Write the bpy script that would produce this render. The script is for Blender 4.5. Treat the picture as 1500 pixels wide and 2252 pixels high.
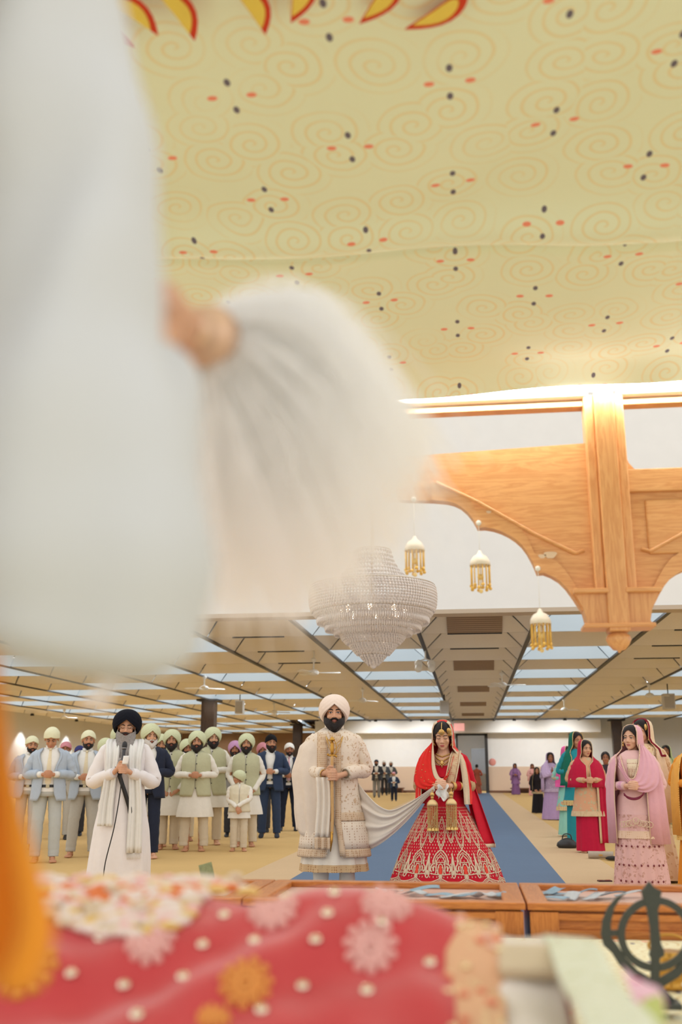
import bpy, bmesh, math, random
from mathutils import Vector, Matrix, Euler
R = math.radians
sin, cos, pi = math.sin, math.cos, math.pi
random.seed(7)
scene = bpy.context.scene
for o in list(bpy.data.objects): bpy.data.objects.remove(o)
C = scene.collection

# ---------------------------------------------------------------- camera, light, exposure
FPX = 2189.0                       # 35 mm lens on a 24x36 upright frame, in pixels of 1500x2252
PITCH = math.atan(573 / FPX); YAW = R(7.25); CAM_H = 1.17
cam_d = bpy.data.cameras.new('camera'); cam = bpy.data.objects.new('camera', cam_d); C.objects.link(cam)
cam.location = (0, 0, CAM_H); cam.rotation_euler = (pi / 2 + PITCH, 0, YAW)
cam_d.sensor_fit = 'VERTICAL'; cam_d.sensor_height = 36; cam_d.sensor_width = 24; cam_d.lens = FPX / 2252 * 36
cam_d.clip_start = 0.02; cam_d.clip_end = 300
cam_d.dof.use_dof = True; cam_d.dof.focus_distance = 9.8; cam_d.dof.aperture_fstop = 1.9
scene.camera = cam
w = bpy.data.worlds.new('world'); scene.world = w; w.use_nodes = True
bg = w.node_tree.nodes['Background']; bg.inputs[0].default_value = (1.0, 0.985, 0.955, 1); bg.inputs[1].default_value = 1.15
scene.view_settings.view_transform = 'Standard'; scene.view_settings.look = 'None'
scene.view_settings.exposure = 0.1; scene.view_settings.gamma = 1.0; scene.view_settings.use_curve_mapping = False

_fw = Vector((-sin(YAW) * cos(PITCH), cos(YAW) * cos(PITCH), sin(PITCH)))
_rt = Vector((cos(YAW), sin(YAW), 0)); _up = _rt.cross(_fw)
_O = Vector((0, 0, CAM_H))
def ray(px, py): return _fw + _rt * ((px - 750) / FPX) + _up * ((1126 - py) / FPX)
def at_y(px, py, Y): d = ray(px, py); return _O + d * (Y / d.y)
def at_z(px, py, Z): d = ray(px, py); return _O + d * ((Z - CAM_H) / d.z)

# ---------------------------------------------------------------- mesh helpers
class MB:
    def __init__(s): s.v = []; s.f = []
    def add(s, pts):
        b = len(s.v); s.v.extend([tuple(p) for p in pts]); return b
    def loft(s, rings, closed=True, capa=False, capb=False):
        n = len(rings[0]); bs = [s.add(r) for r in rings]
        m = n if closed else n - 1
        for i in range(len(bs) - 1):
            a, b = bs[i], bs[i + 1]
            for j in range(m):
                k = (j + 1) % n; s.f.append((a + j, a + k, b + k, b + j))
        if capa: s.f.append(tuple(bs[0] + j for j in range(n))[::-1])
        if capb: s.f.append(tuple(bs[-1] + j for j in range(n)))
        return s
    def tube(s, path, rad, n=10, caps=True, flat=1.0, side=None):
        path = [Vector(p) for p in path]
        if not hasattr(rad, '__len__'): rad = [rad] * len(path)
        rings = []; u = None
        for i, p in enumerate(path):
            t = (path[min(i + 1, len(path) - 1)] - path[max(i - 1, 0)])
            if t.length < 1e-9: t = Vector((0, 0, 1))
            t.normalize()
            if u is None:
                ref = Vector(side) if side else (Vector((0, 0, 1)) if abs(t.z) < .9 else Vector((0, 1, 0)))
                u = (ref - t * ref.dot(t)).normalized()
            else:
                u = u - t * u.dot(t)
                u = u.normalized() if u.length > 1e-6 else Vector((1, 0, 0))
            w_ = t.cross(u); r = rad[i]
            rings.append([p + u * (cos(2 * pi * j / n) * r) + w_ * (sin(2 * pi * j / n) * r * flat) for j in range(n)])
        s.loft(rings, True, caps, caps); return s
    def cap(s, a, b, ra, rb, n=10, m=3):
        """capsule with round ends"""
        a, b = Vector(a), Vector(b); t = (b - a); L = t.length; t = t / L if L > 1e-9 else Vector((0, 0, 1))
        path = []; rr = []
        for i in range(m, 0, -1):
            q = pi / 2 * i / (m + .25); path.append(a - t * ra * sin(q)); rr.append(ra * cos(q))
        path.append(a); rr.append(ra); path.append(b); rr.append(rb)
        for i in range(1, m + 1):
            q = pi / 2 * i / (m + .25); path.append(b + t * rb * sin(q)); rr.append(rb * cos(q))
        return s.tube(path, rr, n)
    def ell(s, c, r, nu=14, nv=9, rot=None):
        c = Vector(c); r = Vector(r) if hasattr(r, '__len__') else Vector((r, r, r)); rings = []
        for i in range(nv + 1):
            ph = -pi / 2 + pi * (i + .0) / nv; cz = max(cos(ph), .02)
            ring = []
            for j in range(nu):
                th = 2 * pi * j / nu
                p = Vector((r.x * cz * cos(th), r.y * cz * sin(th), r.z * sin(ph)))
                if rot: p = rot @ p
                ring.append(c + p)
            rings.append(ring)
        return s.loft(rings, True, True, True)
    def box(s, c, d, rot=None):
        c = Vector(c); h = Vector(d) / 2
        P = []
        for z in (-1, 1):
            for x, y in ((-1, -1), (1, -1), (1, 1), (-1, 1)):
                p = Vector((x * h.x, y * h.y, z * h.z)); P.append(c + (rot @ p if rot else p))
        b = s.add(P)
        for f in ((3, 2, 1, 0), (4, 5, 6, 7), (0, 1, 5, 4), (1, 2, 6, 5), (2, 3, 7, 6), (3, 0, 4, 7)): s.f.append(tuple(b + i for i in f))
        return s
    def prism(s, pts, off):
        """closed 3-D polygon extruded by off"""
        off = Vector(off); n = len(pts); a = s.add(pts); b = s.add([Vector(p) + off for p in pts])
        s.f.append(tuple(a + i for i in range(n))); s.f.append(tuple(b + i for i in reversed(range(n))))
        for i in range(n): s.f.append((a + i, b + i, b + (i + 1) % n, a + (i + 1) % n))
        return s
    def grid(s, fn, nu, nv):
        b = len(s.v)
        for j in range(nv + 1):
            for i in range(nu + 1): s.v.append(tuple(fn(i / nu, j / nv)))
        for j in range(nv):
            for i in range(nu):
                a = b + j * (nu + 1) + i; s.f.append((a, a + 1, a + nu + 2, a + nu + 1))
        return s
    def lathe(s, prof, c=(0, 0, 0), n=20):
        c = Vector(c); return s.loft([[c + Vector((r * cos(2 * pi * j / n), r * sin(2 * pi * j / n), z)) for j in range(n)] for r, z in prof], True, True, True)
    def xf(s, M, start=0):
        for i in range(start, len(s.v)): s.v[i] = tuple(M @ Vector(s.v[i]))
        return s
    def mesh(s, name, smooth=True, fix=True):
        me = bpy.data.meshes.new(name); me.from_pydata(s.v, [], s.f)
        if fix:
            bm = bmesh.new(); bm.from_mesh(me); bmesh.ops.recalc_face_normals(bm, faces=bm.faces); bm.to_mesh(me); bm.free()
        if smooth: me.polygons.foreach_set('use_smooth', [True] * len(me.polygons))
        me.update(); return me

CACHE = {}
def link(name, me, mat=None, parent=None, loc=None, rot=None):
    o = bpy.data.objects.new(name, me); C.objects.link(o)
    if mat is not None:
        if not me.materials: me.materials.append(None)
        o.material_slots[0].link = 'OBJECT'; o.material_slots[0].material = mat
    if parent: o.parent = parent
    if loc is not None: o.location = loc
    if rot is not None: o.rotation_euler = rot
    return o
def build(name, mb, mat, parent=None, smooth=True, solid=0, sub=0, key=None, loc=None, rot=None, offset=0, fix=True, bevel=0):
    """mb is an MB or a function returning one; key shares the mesh between copies"""
    if key is not None and key in CACHE: me = CACHE[key]
    else:
        if callable(mb): mb = mb()
        me = mb.mesh(name, smooth, fix)
        if key is not None: CACHE[key] = me
    o = link(name, me, mat, parent, loc, rot)
    if solid: m = o.modifiers.new('solid', 'SOLIDIFY'); m.thickness = solid; m.offset = offset
    if bevel: m = o.modifiers.new('bevel', 'BEVEL'); m.width = bevel; m.segments = 2; m.limit_method = 'ANGLE'
    if sub: m = o.modifiers.new('sub', 'SUBSURF'); m.levels = sub; m.render_levels = sub
    return o
def tag(o, label=None, cat=None, group=None, kind=None):
    if label: o['label'] = label
    if cat: o['category'] = cat
    if group: o['group'] = group
    if kind: o['kind'] = kind
    return o
def empty(name, loc, rz=0, label=None, cat=None, group=None, scale=None):
    o = bpy.data.objects.new(name, None); C.objects.link(o); o.location = loc; o.rotation_euler = (0, 0, rz)
    if scale: o.scale = scale
    return tag(o, label, cat, group)
def lerp(a, b, t): return a + (b - a) * t
def interp(tab, x):
    if x <= tab[0][0]: return tab[0][1]
    for (a, va), (b, vb) in zip(tab, tab[1:]):
        if x <= b:
            t = (x - a) / (b - a); t = t * t * (3 - 2 * t) * .5 + t * .5; return va + (vb - va) * t
    return tab[-1][1]
def bez(pts, n):
    """Catmull-Rom through pts"""
    P = [Vector(p) for p in pts]; P = [P[0] * 2 - P[1]] + P + [P[-1] * 2 - P[-2]]; out = []
    for i in range(1, len(P) - 2):
        for k in range(n):
            t = k / n; a, b, c, d = P[i - 1], P[i], P[i + 1], P[i + 2]
            out.append(.5 * ((2 * b) + (c - a) * t + (2 * a - 5 * b + 4 * c - d) * t * t + (3 * b - a - 3 * c + d) * t ** 3))
    out.append(P[-2]); return out

# ---------------------------------------------------------------- materials
def lin(c):
    f = lambda x: (x / 255 / 12.92) if x / 255 <= .04045 else ((x / 255 + .055) / 1.055) ** 2.4
    return (f(c[0]), f(c[1]), f(c[2]), 1)
class NT:
    """tiny node-graph helper"""
    def __init__(s, name):
        s.m = bpy.data.materials.new(name); s.m.use_nodes = True; s.t = s.m.node_tree; s.b = s.t.nodes['Principled BSDF']
    def n(s, typ, **kw):
        nd = s.t.nodes.new(typ)
        for k, v in kw.items():
            if k.startswith('i_'):
                key = k[2:]; key = int(key) if key.isdigit() else key.replace('_', ' ')
                s.put(nd.inputs[key], v)
            else: setattr(nd, k, v)
        return nd
    def put(s, sock, v):
        if isinstance(v, bpy.types.NodeSocket): s.t.links.new(v, sock)
        elif isinstance(v, bpy.types.Node): s.t.links.new(v.outputs[0], sock)
        else: sock.default_value = v
    def math(s, op, a, b=0, c=0, clamp=False):
        nd = s.t.nodes.new('ShaderNodeMath'); nd.operation = op; nd.use_clamp = clamp
        s.put(nd.inputs[0], a); s.put(nd.inputs[1], b); s.put(nd.inputs[2], c); return nd.outputs[0]
    def mix(s, fac, a, b):
        nd = s.t.nodes.new('ShaderNodeMix'); nd.data_type = 'RGBA'
        s.put(nd.inputs[0], fac); s.put(nd.inputs[6], a); s.put(nd.inputs[7], b); return nd.outputs[2]
    def step(s, x, lo, hi):
        nd = s.t.nodes.new('ShaderNodeMapRange'); nd.interpolation_type = 'SMOOTHSTEP'
        s.put(nd.inputs[0], x); nd.inputs[1].default_value = lo; nd.inputs[2].default_value = hi; return nd.outputs[0]
    def coord(s, kind='Object', scale=(1, 1, 1)):
        tc = s.t.nodes.new('ShaderNodeTexCoord'); mp = s.t.nodes.new('ShaderNodeMapping')
        s.t.links.new(tc.outputs[kind], mp.inputs[0]); mp.inputs['Scale'].default_value = scale; return mp.outputs[0]
    def bump(s, h, strength=.3, dist=.01):
        nd = s.n('ShaderNodeBump', i_Strength=strength, i_Distance=dist, i_Height=h); s.t.links.new(nd.outputs[0], s.b.inputs['Normal'])
    def base(s, c, rough=.7, metal=0, spec=.4):
        s.put(s.b.inputs['Base Color'], c); s.put(s.b.inputs['Roughness'], rough); s.b.inputs['Metallic'].default_value = metal
        s.b.inputs['Specular IOR Level'].default_value = spec; return s.m
MATS = {}
def fabric(c, rough=.85, var=.12, sc=14, weave=True, sheen=.06):
    key = ('fab', c, rough, var, sc)
    if key in MATS: return MATS[key]
    t = NT('fabric'); co = t.coord()
    nz = t.n('ShaderNodeTexNoise', i_Vector=co, i_Scale=sc, i_Detail=3)
    L = lin(c); d = tuple(x * (1 - var) for x in L[:3]) + (1,); b = tuple(min(1, x * (1 + var * .5)) for x in L[:3]) + (1,)
    t.base(t.mix(nz.outputs[0], d, b), rough, 0, .2)
    t.b.inputs['Sheen Weight'].default_value = sheen
    n2 = t.n('ShaderNodeTexNoise', i_Vector=co, i_Scale=sc * .9, i_Detail=4, i_Roughness=.65)
    t.bump(n2.outputs[0], .22, .02)
    MATS[key] = t.m; return t.m
def plain(c, rough=.5, metal=0, spec=.5, bump=0, bsc=40):
    key = ('pl', c, rough, metal, bump)
    if key in MATS: return MATS[key]
    t = NT('surface'); co = t.coord(); nz = t.n('ShaderNodeTexNoise', i_Vector=co, i_Scale=bsc, i_Detail=2)
    L = lin(c); t.base(t.mix(nz.outputs[0], tuple(x * .94 for x in L[:3]) + (1,), L), rough, metal, spec)
    if bump: t.bump(nz.outputs[0], bump, .01)
    MATS[key] = t.m; return t.m
def emit(c, strength):
    key = ('em', c, strength)
    if key in MATS: return MATS[key]
    t = NT('lamp_glow'); t.base(lin(c), .6); t.put(t.b.inputs['Emission Color'], lin(c)); t.b.inputs['Emission Strength'].default_value = strength
    MATS[key] = t.m; return t.m
def wood(c1, c2, axis='x', sc=1.0, rough=.32):
    key = ('wood', c1, c2, axis, sc)
    if key in MATS: return MATS[key]
    t = NT('oak'); s = {'x': (.9, 9, 9), 'y': (9, .9, 9), 'z': (9, 9, .9)}[axis]
    co = t.coord('Object', tuple(q * sc for q in s))
    nz = t.n('ShaderNodeTexNoise', i_Vector=co, i_Scale=2.2, i_Detail=5, i_Roughness=.6, i_Distortion=.6)
    fine = t.n('ShaderNodeTexNoise', i_Vector=co, i_Scale=16, i_Detail=2)
    r = t.math('FRACT', t.math('MULTIPLY', nz.outputs[0], 7)); r = t.math('ABSOLUTE', t.math('SUBTRACT', r, .5))
    f = t.math('ADD', t.math('MULTIPLY', r, 1.1), t.math('MULTIPLY', fine.outputs[0], .45), clamp=True)
    t.base(t.mix(f, lin(c1), lin(c2)), rough, 0, .5); t.bump(f, .08, .004)
    MATS[key] = t.m; return t.m
def skin(c):
    key = ('skin', c)
    if key in MATS: return MATS[key]
    t = NT('skin'); co = t.coord(); nz = t.n('ShaderNodeTexNoise', i_Vector=co, i_Scale=30, i_Detail=3)
    L = lin(c); t.base(t.mix(nz.outputs[0], tuple(x * q for x, q in zip(L, (.88, .82, .8))) + (1,), L), .5, 0, .35)
    t.b.inputs['Subsurface Weight'].default_value = .08; t.b.inputs['Subsurface Radius'].default_value = (.02, .008, .004)
    MATS[key] = t.m; return t.m
SK1 = skin((214, 165, 132)); SK2 = skin((196, 142, 108)); SK3 = skin((168, 112, 80)); SKF = skin((226, 180, 150))
GOLD = plain((212, 172, 104), .34, .75); BRASS = plain((198, 150, 70), .3, .85)
BLACK = plain((26, 24, 26), .45); WHITE = plain((236, 236, 232), .5); HAIR = fabric((34, 26, 24), .55, .3, 60); GREYB = fabric((158, 152, 148), .7, .45, 70)
WHITEB = fabric((214, 208, 202), .7, .3, 70)
DARKROD = plain((34, 32, 33), .5)
OAK = ((168, 92, 36), (214, 138, 66))
# ---------------------------------------------------------------- the hall
CEIL = 4.15; LOWY = 18.9; FARY = 62.0; BACKY = 80.0; LX = -23.0; RX = 16.0
def carpet(c, sc=60, var=.16):
    t = NT('carpet'); co = t.coord()
    n1 = t.n('ShaderNodeTexNoise', i_Vector=co, i_Scale=sc, i_Detail=4); n2 = t.n('ShaderNodeTexNoise', i_Vector=co, i_Scale=1.3, i_Detail=3)
    f = t.math('ADD', t.math('MULTIPLY', n1.outputs[0], .6), t.math('MULTIPLY', n2.outputs[0], .4))
    L = lin(c); t.base(t.mix(f, tuple(x * (1 - var) for x in L[:3]) + (1,), tuple(min(1, x * (1 + var)) for x in L[:3]) + (1,)), .95, 0, .1)
    t.bump(n1.outputs[0], .5, .01); return t.m
def slab(name, x0, x1, y0, y1, z0, z1, m, parent=None, kind='structure', bevel=0):
    o = build(name, MB().box(((x0 + x1) / 2, (y0 + y1) / 2, (z0 + z1) / 2), (x1 - x0, y1 - y0, z1 - z0)), m, parent, smooth=False, bevel=bevel)
    if kind and not parent: o['kind'] = kind
    return o
slab('floor', LX - 1, RX + 1, -8, BACKY + 1, -.2, 0, carpet((204, 170, 114)))
tag(slab('carpet_runner', -2.06, .97, 5.9, FARY - .6, 0.001, .010, carpet((102, 120, 144), 45, .12), kind=None), 'long blue carpet runner down the middle of the hall', 'carpet')
TAN = carpet((204, 176, 140), 50, .1)
tag(slab('carpet_strip', -2.68, -2.06, 5.9, FARY - .6, 0.001, .007, TAN, kind=None), 'narrow tan carpet strip along the runner on the men\'s side', 'carpet')
tag(slab('carpet_strip', .97, 1.72, 5.9, FARY - .6, 0.001, .007, TAN, kind=None), 'tan carpet strip along the runner on the women\'s side', 'carpet')
WALLW = plain((238, 239, 238), .8, 0, .2, .05, 3); WAIN = plain((218, 194, 170), .8, 0, .2); PANELT = plain((214, 196, 170), .8, 0, .15)
BROWNW = plain((176, 140, 108), .85, 0, .1)
# tall white wall above the low ceiling, low ceiling slab
slab('wall_upper_front', LX, RX, LOWY, LOWY + .25, CEIL, 11, WALLW)
slab('trim_1', LX, RX, LOWY - .03, LOWY + .4, CEIL - .06, CEIL + .02, plain((196, 180, 160), .7))
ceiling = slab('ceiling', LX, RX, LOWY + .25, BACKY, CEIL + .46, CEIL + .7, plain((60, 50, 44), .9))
slab('wall_left', LX - .3, LX, LOWY, BACKY, 0, CEIL + .6, plain((206, 204, 198), .8, 0, .2))
slab('wall_right', RX, RX + .3, LOWY, BACKY, 0, CEIL + .6, WALLW)
xl = at_y(700, 1650, FARY).x; xd0 = at_y(1003, 1650, FARY).x; xd1 = at_y(1073, 1650, FARY).x; xr = at_y(1318, 1650, FARY).x
zdoor = at_y(1040, 1614, FARY).z; zsof = at_y(1040, 1613, FARY).z; zwain = at_y(1040, 1686, FARY).z
slab('wall_back', xl, xd0, FARY, FARY + .3, zwain, CEIL + .6, WALLW); slab('wall_back_door_side', xd1, RX, FARY, FARY + .3, zwain, CEIL + .6, WALLW)
slab('wall_back_wainscot', xl, xd0, FARY - .04, FARY + .3, 0, zwain, WAIN); slab('wall_back_wainscot_door_side', xd1, RX, FARY - .04, FARY + .3, 0, zwain, WAIN)
slab('wall_back_lintel', xd0, xd1, FARY, FARY + .3, zdoor, CEIL + .6, WALLW)
slab('baseboard_back', xl, xd0, FARY - .07, FARY - .04, 0, .14, plain((120, 84, 62), .6)); slab('baseboard_back_door_side', xd1, RX, FARY - .07, FARY - .04, 0, .14, plain((120, 84, 62), .6))
slab('trim_2', xl, xr, FARY - 1.4, FARY, zsof, CEIL + .02, plain((240, 238, 232), .6))     # boxed beam over the door
slab('wall_back_deep', LX, xl + .2, BACKY - .3, BACKY, 0, CEIL + .6, BROWNW)
slab('wall_side_return', xl, xl + .2, FARY + .3, BACKY, 0, CEIL + .6, BROWNW)
dr = tag(build('door_1', MB().box((xd0 + .06, FARY - .05, zdoor / 2), (.12, .3, zdoor)).box((xd1 - .09, FARY - .05, zdoor / 2), (.18, .3, zdoor)).box(((xd0 + xd1) / 2, FARY - .05, zdoor - .05), (xd1 - xd0, .3, .1)), plain((48, 46, 46), .5), smooth=False), kind='structure')
# corridor behind the door
slab('wall_corridor', xd0 - 3, xd1 + 3, FARY + 9, FARY + 9.3, 0, CEIL, plain((236, 236, 236), .7)); slab('wall_corridor_side', xd1 + .6, xd1 + .9, FARY + .3, FARY + 9, 0, CEIL, WALLW)
slab('wall_corridor_grey', xd0 + .9, xd1 - .1, FARY + 6, FARY + 6.2, 1.1, 2.7, plain((140, 142, 146), .7))
slab('ceiling_corridor', xd0 - 3, xd1 + 3, FARY + .3, FARY + 9, CEIL - .1, CEIL, WALLW)
cl_ = tag(slab('corridor_lamp', xd0 + .2, xd1 - .2, FARY + 2, FARY + 4, CEIL - .16, CEIL - .11, emit((235, 240, 245), 14), kind=None), 'flat white ceiling lamp in the corridor behind the doorway', 'lamp')
# columns
DKW = wood((38, 26, 20), (78, 56, 40), 'z', .6, .4)
for px, py, nm in ((461, 1538, 'tall dark column behind the men in sage vests, with a small loudspeaker'), (655, 1592, 'dark column standing farther back between the suited man and the groom'), (1355, 1582, 'dark column behind the women with mottled brown wood grain')):
    p = at_z(px, py, CEIL); m = MB().box((0, 0, CEIL / 2 - .02), (.56, .56, CEIL - .04))
    c_ = empty('column', (p.x, p.y, 0), 0, nm, 'column')
    build('shaft', m, DKW, c_, smooth=False, bevel=.03); build('base', MB().box((0, 0, .09), (.64, .64, .18)), DARKROD, c_, smooth=False, bevel=.01)
    build('capital', MB().box((0, 0, CEIL - .05), (.9, .9, .08)), DARKROD, c_, smooth=False, bevel=.01)
    if px == 461: build('loudspeaker', MB().box((.42, -.25, 2.55), (.2, .2, .5)), plain((70, 66, 64), .5), c_, smooth=False, bevel=.02)
# wall-washer lamps on the left wall
for i, yy in enumerate((40.5, 45.0, 50, 56, 63, 70)):
    L = bpy.data.lights.new('wall_washer', 'SPOT'); L.energy = 420; L.spot_size = R(95); L.spot_blend = .35; L.color = (.9, .96, 1); L.shadow_soft_size = .05
    hs = tag(build('wall_washer', MB().lathe([(.05, .12), (.09, .1), (.1, 0), (.085, -.0), (.08, .06)], n=14), DARKROD, loc=(LX + .55, yy, CEIL - .14)), 'small ceiling spot washing the left wall with light', 'spotlight', 'wall washers on the left wall')
    lo = bpy.data.objects.new('lamp', L); C.objects.link(lo); lo.parent = hs; lo.location = (0, 0, -.03); lo.rotation_euler = (0, R(-12), 0)
for px in (830, 930, 1130, 1240):  # extra spots, added only to brighten the far wall
    xx = at_y(px, 1600, FARY - 2.6).x; L = bpy.data.lights.new('wall_washer', 'SPOT'); L.energy = 300; L.spot_size = R(120); L.spot_blend = .8; L.shadow_soft_size = .1
    hs = tag(build('wall_washer', MB().lathe([(.05, .12), (.09, .1), (.1, 0), (.085, 0), (.08, .06)], n=14), DARKROD, loc=(xx, FARY - 3.6, CEIL - .14)), 'small ceiling spot added to brighten the back wall with the doorway', 'spotlight', 'added spots facing the back wall')
    lo = bpy.data.objects.new('lamp', L); C.objects.link(lo); lo.parent = hs; lo.location = (0, 0, -.03); lo.rotation_euler = (R(50), 0, 0)
# coffered ceiling
BAYW = 2.44; X0 = -1.06; ROWL = 2.8; Y0 = 19.35
def coffer_mb(vent=False, slot=False):
    m = MB(); hx, hy, ix, iy, h = BAYW / 2 - .03, ROWL / 2 - .015, .66, .6, .42
    o = [(-hx, -hy, 0), (hx, -hy, 0), (hx, hy, 0), (-hx, hy, 0)]; t = [(-ix, -iy, h), (ix, -iy, h), (ix, iy, h), (-ix, iy, h)]
    quads = [[o[i], o[(i + 1) % 4], t[(i + 1) % 4], t[i]] for i in range(4)] + [t]
    for q in quads:
        c = sum((Vector(p) for p in q), Vector()) / 4
        m.prism([Vector(p) + (c - Vector(p)).normalized() * .034 for p in q], (0, 0, .015))
    return m
LAMPTOP = emit((240, 244, 248), 13)
def coffer_light(loc):
    if 'coffer_lit' not in CACHE:
        me = coffer_mb().mesh('coffer_light', False); me.materials.append(None); me.materials.append(LAMPTOP)
        for p in me.polygons:
            if p.index >= len(me.polygons) - 6: p.material_index = 1
        CACHE['coffer_lit'] = me
    return link('coffer_light', CACHE['coffer_lit'], LITM, None, loc)
PAN = plain((234, 228, 218), .85, 0, .15, .04, 30); LITM = NT('diffuser_lens'); LITM.base(lin((110, 116, 122)), .6); LITM.put(LITM.b.inputs['Emission Color'], lin((206, 222, 230))); LITM.b.inputs['Emission Strength'].default_value = .62; LITM = LITM.m
VENT = NT('vent_grille'); _vc = VENT.coord(); _vw = VENT.n('ShaderNodeTexWave', i_Vector=_vc, i_Scale=9, bands_direction='Z'); VENT = VENT.base(VENT.mix(_vw.outputs[0], lin((120, 100, 84)), lin((178, 154, 132))), .7)
def onscreen(p, mx=230, my=150):
    d = Vector(p) - _O; f = d.dot(_fw)
    if f <= 0: return False
    x = 750 + FPX * d.dot(_rt) / f; y = 1126 - FPX * d.dot(_up) / f
    return -mx < x < 1500 + mx and -my < y < 2252 + my
LITL = {-1: 'glowing coffer in the ceiling row behind the crystal chandelier', 1: 'glowing coffer in the ceiling row behind the oak pendant', -3: 'glowing coffer in the ceiling row leading to the dark column behind the groom', -4: 'glowing coffer in the ceiling row passing over the tall dark column', -5: 'glowing coffer in the ceiling row just past the tall dark column', -6: 'glowing coffer in the ceiling row over the reader\'s dark turban', -7: 'glowing coffer in the ceiling row over the pale suits', -8: 'glowing coffer in the ceiling row nearest the washed left wall', 3: 'glowing coffer in the ceiling row leading to the column behind the women', 4: 'glowing coffer in the ceiling row over the pink and ivory dresses', 5: 'glowing coffer in the ceiling row above the grey hanging loudspeaker'}
lit_rows = {-1: lambda j: j % 2 == 0, 1: lambda j: j % 2 == 0, 3: lambda j: j % 3 == 1, -3: lambda j: j % 3 == 1, -4: lambda j: j % 4 == 3, -6: lambda j: j % 3 == 0, -5: lambda j: j % 3 == 2, 4: lambda j: j % 3 == 0, 5: lambda j: j % 2 == 1, -8: lambda j: j % 2 == 0, -7: lambda j: j % 3 == 1}
for k in range(-9, 7):
    for j in range(21):
        cx = X0 + BAYW * (k + .5); cy = Y0 + ROWL * (j + .5)
        if (cx + 1.3 > xl and cy + 1.4 > FARY - 1.3) or cx - 1.2 < LX or cx + 1.2 > RX: continue
        if not any(onscreen((cx + a * BAYW / 2, cy + b * ROWL / 2, CEIL)) for a in (-1, 1) for b in (-1, 1)): continue
        lit = k in lit_rows and lit_rows[k](j) and k != 0
        if lit: tag(coffer_light((cx, cy, CEIL)), LITL.get(k, 'glowing pale blue coffer in an outer row of the low ceiling'), 'ceiling light', 'lit coffers, ' + ('row %d' % (k + 9)))
        else:
            build('ceiling_coffer', coffer_mb, PAN, ceiling, False, key='coffer', loc=(cx, cy, CEIL))
            if k == 0 and j % 3 == 0:
                n_ = Vector((0, -.42, -(ROWL / 2 - .6))).normalized(); c = Vector((cx, cy + (ROWL / 2 + .6) / 2, CEIL + .21)) + n_ * .02
                ang = math.atan2(.42, ROWL / 2 - .6)
                build('air_vent', MB().box((0, 0, 0), (1.2, .78, .03), Matrix.Rotation(-ang, 3, 'X')), VENT, ceiling, False, key='vent', loc=c)
            elif j < 4 and k in (-2, 2, 0):
                build('slot_diffuser', MB().box((0, 0, 0), (1.2, .05, .03)), BLACK, ceiling, False, key='slot', loc=(cx, cy - ROWL / 2 + .05, CEIL + .0))
for k in range(-8, 7):
    x = X0 + BAYW * k; y1 = FARY - 1.4 if x > xl else BACKY - .4
    if any(onscreen((x, y, CEIL)) for y in (20, 30, 45, 60)):
        build('ceiling_track', MB().box((0, (y1 - LOWY - .3) / 2, 0), (.085 if k in (0, 1, -1, -2, 2) else .06, y1 - LOWY - .3, .06)), DARKROD, ceiling, False, loc=(x, LOWY + .3, CEIL - .01))
# fans
def fan_parts(root, h):
    build('rod', MB().tube([(0, 0, h), (0, 0, .06)], .022, 8).lathe([(.03, h - .3), (.07, h - .32), (.075, h - .36), (.03, h - .42)], n=12), WHITE, root)
    build('hub', MB().lathe([(.03, .1), (.11, .07), (.15, .02), (.15, -.02), (.1, -.06), (.03, -.075)], n=18), WHITE, root)
def blade_mb(a):
    m = MB(); M = Matrix.Rotation(a, 4, 'Z')
    pts = [(.13, -.035), (.26, -.06), (.66, -.075), (.72, -.05), (.72, .05), (.66, .075), (.26, .06), (.13, .035)]
    m.prism([M @ Vector((x, y, .012 + y * .25)) for x, y in pts], (0, 0, -.012)); return m
fl = [(690, 1447, 1480, 'beside the crystal chandelier'), (450, 1486, 1514, 'in front of the tall dark column'), (797, 1514, 1541, 'behind the groom\'s turban'), (603, 1545, 1567, 'above the man with the lilac turban'), (1103, 1478, 1507, 'under the row of air vents'), (1240, 1536, 1561, 'above the woman in lilac'), (1427, 1504, 1530, 'above the column behind the women'), (142, 1560, 1578, 'near the washed left wall')]
for i, (px, pt, ph, wh) in enumerate(fl):
    p = at_z(px, pt, CEIL); q = at_y(px, ph, p.y); f = empty('ceiling_fan', (p.x, p.y, q.z), 0, 'white three-blade ceiling fan ' + wh, 'fan', 'white ceiling fans')
    fan_parts(f, CEIL - q.z + .30); a0 = (.1, .7, 2.9, .4, .05, 2.6, .3, .9)[i]
    for b in range(3): build('blade', blade_mb(a0 + b * 2 * pi / 3), WHITE, f, False)
for px, pt, pb, wd, wh in ((528, 1541, 1570, .32, 'grey loudspeaker box hung from the ceiling behind the sage-vest men'), (977, 1541, 1569, .36, 'white loudspeaker box hung above the bride'), (1468, 1526, 1560, .42, 'grey loudspeaker box hung from the ceiling above the women')):
    p = at_z(px, pt - 12, CEIL); a = at_y(px, pt, p.y); b = at_y(px, pb, p.y); hh = a.z - b.z
    s = empty('hanging_speaker', (p.x, p.y, (a.z + b.z) / 2), 0, wh, 'speaker')
    build('cabinet', MB().box((0, 0, 0), (wd, .34, hh)), plain((206, 204, 198), .6), s, False, bevel=.02); build('grille', MB().box((0, -.178, 0), (wd * .8, .012, hh * .82)), plain((184, 182, 178), .8), s, False)
    build('bracket', MB().tube([(0, 0, hh / 2), (0, 0, CEIL - (a.z + b.z) / 2 + .44)], .02, 8), DARKROD, s)
p = at_z(933, 1428, CEIL); s = empty('track_spotlight', (X0, p.y, CEIL - .04), 0, 'pair of small white spotlights clipped to the black ceiling track', 'spotlight')
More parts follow.
